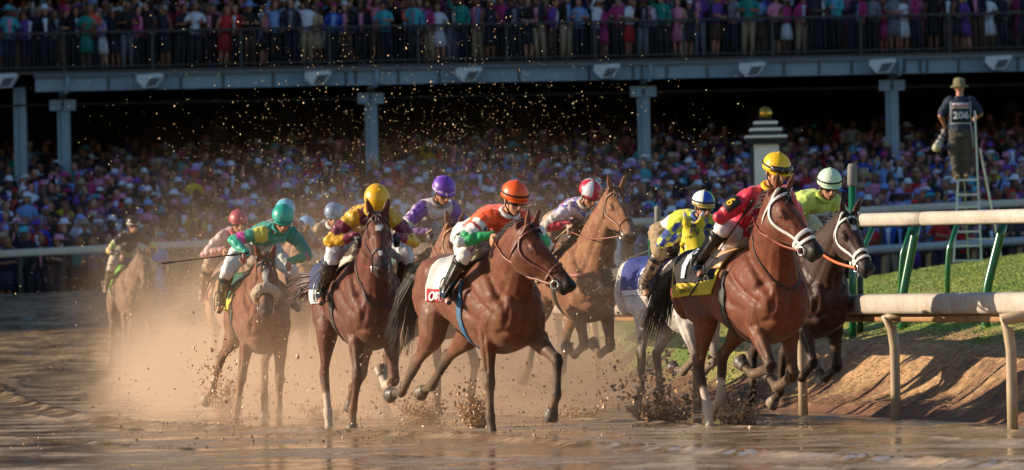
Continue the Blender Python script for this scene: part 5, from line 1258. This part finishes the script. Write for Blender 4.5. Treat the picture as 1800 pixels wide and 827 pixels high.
NAMED = {'black': '#0d0d11', 'navy': '#10162c', 'charcoal': '#24242b', 'white': '#c4cfe2', 'pale blue': '#6f93cf', 'royal blue': '#22449f', 'cyan': '#3aa0b5', 'teal': '#14807a', 'magenta': '#a22a6c', 'pink': '#c37a9c', 'red': '#a51c22', 'coral': '#c8503f', 'lilac': '#9080bd', 'violet': '#5c3590', 'grey': '#676c7a', 'yellow': '#b5a21c', 'beige': '#998a72', 'brown': '#4a3226', 'green': '#2c6b42'}
TOPW = ['black'] * 10 + ['navy'] * 9 + ['charcoal'] * 8 + ['white'] * 4 + ['pale blue'] * 3 + ['royal blue'] * 2 + ['cyan', 'cyan', 'teal', 'magenta', 'magenta', 'pink', 'pink', 'pink', 'red', 'red', 'coral', 'lilac', 'violet', 'grey', 'red', 'grey', 'grey', 'yellow', 'beige', 'brown'] + ['pink'] * 2 + ['white'] * 3 + ['coral', 'magenta']
HATC = ['white'] * 5 + ['pink', 'beige', 'pale blue'] + ['beige', 'black', 'black', 'pink', 'magenta', 'red', 'cyan', 'lilac', 'lilac', 'grey', 'violet', 'navy']
HATK = ['none'] * 9 + ['wide-brimmed hat'] * 4 + ['fedora'] * 3 + ['cap'] * 2 + ['flower fascinator'] * 2
SK = ['#a87660', '#94624e', '#7c5240', '#b08470', '#553a2e']
TPL = {(k, f): person_tpl(k, f) for k in range(6) for f in (True, False)}; HT = {k: hat_tpl(k) for k in set(HATK)}
def look():
    k = rc.randrange(6); hk = rc.choice(HATK); hc = rc.choice(HATC); tc = rc.choice(TOPW); bc = tc if k in (2, 4) and rc.random() < .7 else rc.choice(['black', 'black', 'navy', 'charcoal', 'white', 'brown', 'red', 'cyan'] if k in (2, 4) else ['black', 'black', 'navy', 'navy', 'charcoal', 'charcoal', 'brown', 'grey', 'beige'])
    return dict(k=k, hat=hk, hatc=hc, top=tc, bot=bc, skin=rc.choice(SK), hair=rc.choice(['#0c0907', '#20130c', '#3a2416', '#7a5c34', '#5a5450']), front=rc.choice(['white', 'pale blue', 'pink', 'white', 'grey']))
def person_arrays(l, full):
    t = TPL[(l['k'], full)]; cm = {0: srgb(l['skin']), 1: srgb(NAMED[l['top']]), 2: srgb(NAMED[l['bot']]), 4: srgb(l['hair']), 5: srgb(NAMED[l['front']]), 6: (.01, .01, .012)}
    h = HT[l['hat']]; hc = srgb(NAMED[l['hatc']]); return t.v, t.f, [cm[i] for i in t.c], h.v, h.f, hc
def xform(vs, x, y, z, rz, s):
    a = np.array(vs); c_, s_ = math.cos(rz), math.sin(rz); o = np.empty_like(a); o[:, 0] = (a[:, 0] * c_ - a[:, 1] * s_) * s + x; o[:, 1] = (a[:, 0] * s_ + a[:, 1] * c_) * s + y; o[:, 2] = a[:, 2] * s + z; return o.tolist()
CM = mat('clothes', rough=.8, attr=True, var=.18, vscale=9)
LAND = [(20, 'edge column'), (112, 'first wide column'), (235, 'black-capped rider'), (330, 'open dust behind the last horse'), (423, 'red-capped rider'), (490, 'teal rider'), (580, 'grey blue rider'), (672, 'yellow-capped maroon rider'), (790, 'purple cap'), (915, 'orange cap'), (1040, 'red and white cap'), (1145, 'padded post'), (1240, 'blue and lime cap'), (1345, 'gilded ball'), (1450, 'mint cap'), (1560, 'rightmost column'), (1690, 'photographer'), (1785, 'right picture edge')]
used = set(); NIND = 0
def add_person(x, y, z, lvl):
    global NIND
    px = CX + x / y * F; lm = min(LAND, key=lambda q: abs(q[0] - px))
    where = {'up': 'on the terrace above the ', 'up2': 'in the second terrace row above the ', 'low': 'at the front of the stand behind the ', 'low2': 'further back in the stand behind the '}[lvl] + lm[1]
    for _ in range(200):
        l = look(); garment = 'dress' if l['k'] in (2, 4) and l['top'] == l['bot'] else ('jacket' if l['k'] in (0, 3) else 'top')
        hat = 'bareheaded' if l['hat'] == 'none' else 'with %s %s' % (l['hatc'], l['hat']); label = '%s %s person %s %s' % (l['top'], garment, hat, where)
        label = 'person in %s %s %s, %s' % (l['top'], garment, hat, where.replace('at the front of the stand', 'front stand rows').replace('in the second terrace row', 'second terrace row').replace('further back in the stand', 'upper stand rows'))
        if len(label.split()) <= 16 and label not in used: break
    used.add(label); v, f, c, hv, hf, hc = person_arrays(l, True); g = G(); s = rc.uniform(.94, 1.06) * (.95 if l['k'] in (2, 4) else 1.02); rz = rc.uniform(-1.0, 1.0)
    g.v = list(v) + list(hv); n = len(v); g.f = list(f) + [tuple(i + n for i in q) for q in hf]; g.c = c + [hc] * len(hf)
    o = g.obj('person', CM); o.location = (x, y, z); o.rotation_euler = (rc.uniform(-.02, .16) if lvl == 'up' else 0, rc.uniform(-.06, .06), rz); o.scale = (s, s, s); tag(o, label, 'person', 'spectators in the grandstand'); NIND += 1
cg = G(); cvs = []; cfs = []; ccs = []; cn = 0
def add_mass(x, y, z, full=False):
    global cn
    l = look(); v, f, c, hv, hf, hc = person_arrays(l, full); s = rc.uniform(.93, 1.06); rz = rc.uniform(-.7, .7)
    vv = xform(v, x, y, z, rz, s); cvs.extend(vv); cfs.extend([tuple(i + cn for i in q) for q in f]); ccs.extend(c); cn += len(vv)
    if hv: vv = xform(hv, x, y, z, rz, s); cvs.extend(vv); cfs.extend([tuple(i + cn for i in q) for q in hf]); ccs.extend([hc] * len(hf)); cn += len(vv)
x = -14.2
while x < 14.2: add_person(x, 154.62 + rc.uniform(0, .25), 7.42, 'up'); x += rc.uniform(.24, .44)
x = -14.2
while x < 14.2:
    x += rc.uniform(.28, .55)
    if rc.random() < .35 and NIND < 125: add_person(x, 155.3 + rc.uniform(-.1, .2), 7.44, 'up2')
    else: add_mass(x, 155.35 + rc.uniform(-.1, .2), 7.46, True)
for r in range(1, 5):
    x = -14.2
    while x < 14.2: add_mass(x, 155.5 + r * .7 + rc.uniform(-.15, .15), 7.44 + .10 * r, True); x += rc.uniform(.30, .6)
k = 0
while k < 30:
    y = 130.5 + k * 1.2; fl = .95 + k * .108; half = y * .0905 + (0 if NIND < 296 and k < 5 else 3.5); x = -half + rc.uniform(0, .4)
    while x < half:
        if NIND < 296 and k < 5: add_person(x, y + rc.uniform(-.15, .15) + .1, fl, 'low')
        else: add_mass(x, y + rc.uniform(-.18, .18), fl + rc.uniform(-.22, .12))
        x += rc.uniform(.38, .80) if k > 0 else rc.uniform(.5, .85)
    k += 1
cg.v = cvs; cg.f = cfs; cg.c = ccs; tag(cg.obj('crowd', CM), kind='stuff')
# ================================================================== PHOTOGRAPHER ON THE LADDER
def Q(px, py, dy=0): return P(px, py, 100 + dy)
alu = mat('aluminium', srgb('#aeb8bd'), .3, metal=.75, var=.15)
base = Q(1700, 462); lad = tag(empty('stepladder', base), 'tall aluminium stepladder standing on the grass crest under the photographer', 'ladder')
def lpart(g, nm, m=alu, smooth=False): return local(g.obj(nm, m, smooth=smooth), lad)
L0, L1 = Q(1676, 462), Q(1687, 262); R0, R1 = Q(1725, 462), Q(1713, 195)
for a, b in ((L0, L1), (R0, R1)): g = G(); g.beam(a, b, .032, .05); lpart(g, 'side_rail')
for py in (459, 433, 408, 365, 343, 317):
    t = (462 - py) / 200.; a = Q(1676 + 11 * t, py); b = Q(1725 - 12 * (462 - py) / 267, py); g = G(); g.box((a.x, 99.96, a.z - .016), (b.x, 100.06, a.z + .016)); lpart(g, 'rung')
for a, b in ((Q(1760, 455, .9), Q(1722, 262, .15)), (Q(1702, 455, .9), Q(1692, 262, .15))): g = G(); g.beam(a, b, .025, .03); lpart(g, 'rear_leg')
g = G(); g.beam(Q(1752, 420, .8), Q(1701, 420, .8), .02, .02); lpart(g, 'rear_brace')
# person
fz = Q(1690, 316).z; ph = tag(empty('person', (Q(1690, 316).x, 100, fz)), 'photographer seen from behind on the stepladder in bush hat and navy bib 206', 'photographer')
x0, y0 = Q(1690, 316).x, 100.0
def W(a, b, c): return V((x0 + a, y0 + b, fz + c))
def pl(me_or_g, nm, m): 
    if isinstance(me_or_g, G): o = me_or_g.obj(nm, m)
    else: me_or_g.name = nm; me_or_g.materials.append(m); o = put(bpy.data.objects.new(nm, me_or_g))
    return local(o, ph)
sk = mat('skin_plain', srgb('#a8705a'), .5, var=.1); g = G(); Mh = Matrix((V((.15, .98, 0)), V((-.98, .15, 0)), V((0, 0, 1)))).transposed()
head_geo(g, W(.0, .03, 1.60), Mh); g.tube([W(0, 0, 1.42), W(0, .02, 1.55)], .062, 10)
shs, els, wrs = {-1: W(-.20, 0, 1.38), 1: W(.21, 0, 1.38)}, {-1: W(-.34, .02, 1.13), 1: W(.36, .06, 1.15)}, {-1: W(-.27, .16, .97), 1: W(.30, .26, 1.08)}
g.loft([(W(0, 0, .85), V((1, 0, 0)), V((0, 1, 0)), .17, .12), (W(0, 0, 1.1), V((1, 0, 0)), V((0, 1, 0)), .17, .12), (W(0, 0, 1.35), V((1, 0, 0)), V((0, 1, 0)), .19, .12), (W(0, 0, 1.43), V((1, 0, 0)), V((0, 1, 0)), .08, .06)], 14)
for s in (-1, 1):
    limb(g, [shs[s], els[s]], [.058, .048]); limb(g, [els[s], wrs[s]], [.050, .032]); hand_geo(g, wrs[s], wrs[s] + (wrs[s] - els[s]).normalized() * .08, V((0, 0, 1)), V((s, 0, 0)))
    limb(g, [W(s * .09, 0, .86), W(s * .09, 0, .46), W(s * .07, 0, .09)], [.09, .06, .045]); limb(g, [W(s * .07, 0, .08), W(s * .08, .15, .05)], [.045, .04])
pl(remesh(g, .011, 2), 'body', sk)
g = G(); g.loft([(W(0, 0, z), V((1, 0, 0)), V((0, 1, 0)), a, b) for z, a, b in ((.84, .20, .16), (.95, .205, .165), (1.1, .205, .155), (1.25, .215, .145), (1.38, .215, .13), (1.44, .12, .09), (1.47, .075, .07))], 18)
for s in (-1, 1): limb(g, [shs[s] - V((s * .03, 0, 0)), shs[s].lerp(els[s], .45), shs[s].lerp(els[s], .8)], [.095, .082, .078])
me = remesh(g, .014, 3); co = mverts(me); nn = mnorms(me); me.vertices.foreach_set('co', (co + nn * np.array([noise.noise(V(p) * 14) * .012 for p in co])[:, None]).ravel()); pl(me, 'shirt', mat('shirt_navy', srgb('#16273f'), .85, var=.2))
g = G(); g.loft([(W(0, 0, z), V((1, 0, 0)), V((0, 1, 0)), a, b) for z, a, b in ((.74, .17, .15), (.86, .195, .16), (.93, .19, .15))], 18)
for s in (-1, 1): limb(g, [W(s * .095, 0, .84), W(s * .10, .0, .46), W(s * .08, .0, .12)], [.118, .098, .085])
for s in (-1, 1): g.box(W(s * .17 - .04, -.06, .42), W(s * .17 + .04, .06, .60))
me = remesh(g, .014, 4); co = mverts(me); nn = mnorms(me); me.vertices.foreach_set('co', (co + nn * np.array([noise.noise(V((p[0] * 10, p[1] * 10, p[2] * 22))) * .020 for p in co])[:, None]).ravel()); pl(me, 'trousers', mat('trousers_grey', srgb('#433c36'), .9, var=.2))
for s in (-1, 1): g = G(); g.tube([W(s * .075, -.09, .05), W(s * .075, 0, .06), W(s * .08, .12, .045), W(s * .085, .18, .035)], [.045, .055, .05, .03], 12); g.tube([W(s * .075, 0, .05), W(s * .075, 0, .15)], [.055, .06], 12); pl(g, 'boot', mat('boot_tan', srgb('#7d6650'), .8, var=.2))
g = G(); hb = W(.0, .03, 1.665); g.loft([(hb + V((0, 0, z)), V((1, 0, 0)), V((0, 1, 0)), a, b) for z, a, b in ((-.04, .155, .16), (-.02, .148, .15), (.0, .10, .115), (.05, .098, .11), (.10, .088, .098), (.125, .05, .06))], 24)
me = g.mesh('hat'); co = mverts(me); nn = mnorms(me); me.vertices.foreach_set('co', (co + nn * np.array([noise.noise(V(p) * 13) * .018 for p in co])[:, None]).ravel()); pl(me, 'bush_hat', mat('hat_olive', srgb('#6e6a4c'), .9, var=.2))
# bib: curved back panel with white hems and figures
def bibpt(u, z, off): a = math.pi * 1.5 + u / .21; r1, r2 = .222 + off, .158 + off; return W(r1 * math.cos(a), r2 * math.sin(a), z)
def bibpanel(u0, u1, z0, z1, off, nm, m, parent=None):
    g = G(); n = 12; th = .006; vs = []
    for i in range(n + 1):
        u = u0 + (u1 - u0) * i / n
        vs += [bibpt(u, z0, off), bibpt(u, z1, off), bibpt(u, z1, off + th), bibpt(u, z0, off + th)]
    fs = []
    for i in range(n):
        a, b = i * 4, i * 4 + 4
        for j in range(4): fs.append((a + j, a + (j + 1) % 4, b + (j + 1) % 4, b + j))
    fs += [(3, 2, 1, 0), (n * 4, n * 4 + 1, n * 4 + 2, n * 4 + 3)]; g.add(vs, fs); return pl(g, nm, m)
bnv, bwh = mat('bib_navy', srgb('#101c38'), .7), mat('bib_white', srgb('#b9bcc6'), .7)
bib = bibpanel(-.17, .17, .985, 1.40, .006, 'bib', bnv)
hp_ = bibpanel(-.135, .135, 1.245, 1.34, .014, 'name_panel', bwh)
for a in ((-.178, -.166, .985, 1.37), (.166, .178, .985, 1.37), (-.178, .178, .975, .989)): bibpanel(*a, .014, 'bib_hem', bwh)
g = G(); g.tube([bibpt(.17, .985, .01), W(.20, -.12, .80), W(.215, -.10, .55)], .008, 6); pl(g, 'bib_strap', bwh)
for txt, size, zc, colr in (('206', .17, 1.12, '#b9bcc6'), ('CANON', .072, 1.29, '#a8283c')):
    me = textmesh(txt, size, .002); cc = mverts(me); me.vertices.foreach_set('co', np.array([list(bibpt(p[0], zc + p[1], .024 + p[2])) for p in cc], 'f').ravel()); pl(me, 'lettering', mat('lettering_' + colr[1:], srgb(colr), .7))
g = G(); g.tube([W(-.06, -.13, 1.42), W(-.12, -.17, 1.25), W(-.22, -.06, 1.1), W(-.26, .12, 1.0)], .014, 6, flat=.4); pl(g, 'neck_strap', mat('strap_red', srgb('#5a1a14'), .7))
# telephoto camera held low at the side
c0 = wrs[-1] + V((.02, .08, -.10)); c1 = Q(1645, 262, -.15); d_ = (c1 - c0).normalized(); tcam = tag(empty('camera', c0), 'long white telephoto lens on a black camera held low by the photographer', 'camera')
def tl(g, nm, m): return local(g.obj(nm, m), tcam)
Lw = (c1 - c0).length; wl, bl = mat('lens_white', srgb('#a9a596'), .4), mat('camera_black', srgb('#0e0f10'), .45)
g = G(); g.tube([c0 + d_ * .02, c0 + d_ * .12, c0 + d_ * .125, c0 + d_ * Lw * .55, c0 + d_ * Lw * .58, c0 + d_ * Lw * .8], [.036, .038, .046, .050, .060, .062], 16); tl(g, 'lens_barrel', wl)
g = G(); g.tube([c0 + d_ * Lw * .80, c0 + d_ * Lw], [.070, .074], 16); tl(g, 'lens_hood', wl)
for t in (.34, .60): g = G(); g.tube([c0 + d_ * Lw * t, c0 + d_ * Lw * (t + .06)], [.062, .062], 16); tl(g, 'grip_ring', bl)
g = G(); g.box((-.075, -.05, -.06), (.075, .06, .03), None, Matrix.Translation(c0 - d_ * .03) @ d_.to_track_quat('Y', 'Z').to_matrix().to_4x4()); g.ell(c0 - d_ * .02 + V((0, 0, .05)), (.035, .035, .03)); tl(g, 'camera_body', bl)
# ================================================================== MUD IN THE AIR
rs = np.random.RandomState(41)
OV = np.array([(1, 0, 0), (-1, 0, 0), (0, 1, 0), (0, -1, 0), (0, 0, 1), (0, 0, -1)], float); OF = [(0, 2, 4), (2, 1, 4), (1, 3, 4), (3, 0, 4), (2, 0, 5), (1, 2, 5), (3, 1, 5), (0, 3, 5)]
def clods(name, pts, sizes, cols, label_kind='stuff', m=None):
    n = len(pts); v = OV[None] * (sizes[:, None, None] * rs.uniform(.45, 1.35, (n, 6, 1))) + rs.normal(0, .25, (n, 6, 3)) * sizes[:, None, None]; v[:, :, 2] *= rs.uniform(.6, 1.4, (n, 1)); v += pts[:, None]
    g = G(); g.v = v.reshape(-1, 3).tolist(); base = (np.arange(n) * 6)[:, None, None] + np.array(OF)[None]; g.f = base.reshape(-1, 3).tolist(); g.c = [tuple(c) for c in np.repeat(cols, 8, 0)]
    o = g.obj(name, m or mat('mud_bits', rough=.42, attr=True, spec=.5), smooth=False); tag(o, kind=label_kind); return o
tan, drk = np.array(srgb('#b48c64')), np.array(srgb('#4a3222'))
P_ = []; S_ = []; C_ = []
def addp(p, s, c): P_.append(p); S_.append(s); C_.append(c)
# fine droplets high above the pack, backlit glint put into their pale colour: sampled over the air volume behind the front horses
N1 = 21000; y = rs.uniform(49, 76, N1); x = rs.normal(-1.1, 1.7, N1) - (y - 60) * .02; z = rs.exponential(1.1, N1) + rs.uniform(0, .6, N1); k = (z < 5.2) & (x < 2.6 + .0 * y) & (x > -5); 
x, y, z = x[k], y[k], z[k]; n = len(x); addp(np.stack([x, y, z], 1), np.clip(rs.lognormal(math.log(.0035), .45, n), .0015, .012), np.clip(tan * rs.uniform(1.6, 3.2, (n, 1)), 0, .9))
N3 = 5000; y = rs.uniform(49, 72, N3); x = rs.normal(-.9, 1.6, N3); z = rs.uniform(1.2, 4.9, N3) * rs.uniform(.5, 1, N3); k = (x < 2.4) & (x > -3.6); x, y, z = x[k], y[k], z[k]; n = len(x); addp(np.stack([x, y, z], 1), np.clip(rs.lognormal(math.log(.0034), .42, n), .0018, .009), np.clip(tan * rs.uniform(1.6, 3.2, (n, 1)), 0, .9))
# clods low down
N2 = 5200; y = rs.uniform(48, 70, N2); x = rs.normal(-1.0, 1.6, N2); z = rs.exponential(.42, N2); k = (z < 1.9) & (x < 2.2) & (x > -4); x, y, z = x[k], y[k], z[k]; n = len(x)
addp(np.stack([x, y, z], 1), np.clip(rs.lognormal(math.log(.0075), .45, n), .003, .026), (tan * .75 + drk * .25) * rs.uniform(.5, 1.5, (n, 1)))
AP, AS, AC = np.concatenate(P_), np.concatenate(S_), np.concatenate(C_)
kp = np.array([noise.noise(V((p[0] * 1.1, p[1] * .35, p[2] * 1.1))) + .5 * noise.noise(V((p[0] * 3, p[1], p[2] * 3))) for p in AP]) > rs.uniform(-.45, .30, len(AP)); clods('mud_spray', AP[kp], AS[kp], AC[kp])
# splashes where hooves struck
for (px, py, n, r, h) in ((402, 735, 620, .22, .42), (470, 722, 240, .15, .3), (838, 752, 760, .16, .24), (745, 738, 480, .26, .22), (570, 738, 260, .26, .14), (640, 720, 300, .5, .22), (930, 712, 700, .60, .32), (1010, 735, 240, .4, .12), (1165, 742, 900, .42, .36), (1300, 748, 560, .26, .24), (1105, 700, 420, .5, .40), (230, 655, 160, .3, .25)):
    n = int(n * 1.8); h *= 1.25; c = ground_px(px, py); a = rs.uniform(0, 6.283, n); q = rs.power(1.4, n); hh = rs.exponential(h * .42, n) * (1 - .3 * q); rr = r * q * (.5 + hh / h)
    pts = np.stack([c.x + rr * np.cos(a) - hh * .15, c.y + rr * np.sin(a) * 1.3, .01 + np.minimum(hh, h * 2.2)], 1); szs = np.clip(rs.lognormal(math.log(.0085), .5, n), .003, .030)
    clods('mud_splash', pts, szs, (tan * .85 + drk * .15) * rs.uniform(.6, 1.5, (n, 1)))
    if px in (402, 838):
        g = G()
        for i in range(26):
            a_ = 2 * math.pi * i / 26; hgt = rs.uniform(.05, .16); b = c + V((math.cos(a_), math.sin(a_), 0)) * .055; g.tube([b - V((0, 0, .02)), b + V((math.cos(a_) * .03, math.sin(a_) * .03, hgt * .6)), b + V((math.cos(a_) * .08, math.sin(a_) * .08, hgt))], [.022, .014, .002], 6)
        g.ell(c, (.085, .085, .03)); tag(g.obj('mud_crown', mat('wet_mud_solid', srgb('#94704c'), .25, spec=.6, bump=.5, bscale=60)), kind='stuff')
# lumps thrown on the surface
n = 1500; y = rs.uniform(44, 64, n); x = rs.normal(-.6, 1.8, n); x = np.clip(x, -4, 2.4); clods('mud_clods', np.stack([x, y, track_z(x, y) + .002], 1), np.clip(rs.lognormal(math.log(.0075), .45, n), .003, .016), (tan * .7 + drk * .3) * rs.uniform(.5, 1.3, (n, 1)))
# ================================================================== DUST CLOUD (lit mist of mud behind the pack)
dm = bpy.data.materials.new('dust'); dm.use_nodes = True; nt = dm.node_tree; nt.nodes.remove(nt.nodes['Principled BSDF']); Lk = nt.links.new; out = nt.nodes['Material Output']
vol = nnode(nt, 'ShaderNodeVolumePrincipled'); vol.inputs['Color'].default_value = (.88, .66, .47, 1); vol.inputs['Anisotropy'].default_value = .15; Lk(vol.outputs[0], out.inputs['Volume'])
geo = nnode(nt, 'ShaderNodeNewGeometry'); sp_ = nnode(nt, 'ShaderNodeSeparateXYZ'); Lk(geo.outputs['Position'], sp_.inputs[0])
sc_ = nnode(nt, 'ShaderNodeVectorMath', operation='MULTIPLY'); sc_.inputs[1].default_value = (.9, .22, .9); Lk(geo.outputs['Position'], sc_.inputs[0])
nz_ = nnode(nt, 'ShaderNodeTexNoise'); nz_.inputs['Scale'].default_value = 1.5; nz_.inputs['Detail'].default_value = 5; nz_.inputs['Roughness'].default_value = .6; Lk(sc_.outputs[0], nz_.inputs['Vector'])
def mth(op, a, b=None, c=None):
    m_ = nnode(nt, 'ShaderNodeMath', operation=op)
    for i, q in enumerate((a, b, c)):
        if q is None: continue
        if isinstance(q, (int, float)): m_.inputs[i].default_value = q
        else: Lk(q, m_.inputs[i])
    return m_.outputs[0]
def mrange(v, a, b, c, d, smooth=True):
    m_ = nnode(nt, 'ShaderNodeMapRange'); m_.interpolation_type = 'SMOOTHSTEP' if smooth else 'LINEAR'; Lk(v, m_.inputs[0])
    for i, q in enumerate((a, b, c, d)): m_.inputs[i + 1].default_value = q
    return m_.outputs[0]
Xo, Yo, Zo = sp_.outputs[0], sp_.outputs[1], sp_.outputs[2]; nzo = mth('SUBTRACT', nz_.outputs['Fac'], .5)
hz = mth('POWER', 2.718, mth('MULTIPLY', mth('ADD', Zo, mth('MULTIPLY', nzo, 1.6)), -2.1))
lf = mrange(mth('ADD', mth('ADD', Xo, mth('MULTIPLY', Yo, .064)), mth('MULTIPLY', nzo, 3.2)), -.9, 1.9, 0, 1)
rt_ = mrange(mth('ADD', Xo, mth('MULTIPLY', nzo, 1.5)), 2.0, -.2, 0, 1); rt_ = mth('MAXIMUM', rt_, 0.0)
fy = mrange(Yo, 49.0, 57, 0.04, 1); by_ = mrange(Yo, 90, 76, 0, 1); tz = mrange(Zo, 3.3, 1.5, 0, 1)
den = mth('MULTIPLY', mth('MULTIPLY', mth('MULTIPLY', hz, lf), mth('MULTIPLY', rt_, fy)), mth('MULTIPLY', mth('MULTIPLY', by_, tz), mrange(nz_.outputs['Fac'], .40, .62, .10, 1.6)))
Lk(mth('MULTIPLY', den, DUST if 'DUST' in globals() else 1.15), vol.inputs['Density'])
g = G(); g.box((-7.5, 47, .02), (2.6, 97, 3.9)); tag(g.obj('dust_cloud', dm, smooth=False), kind='stuff')
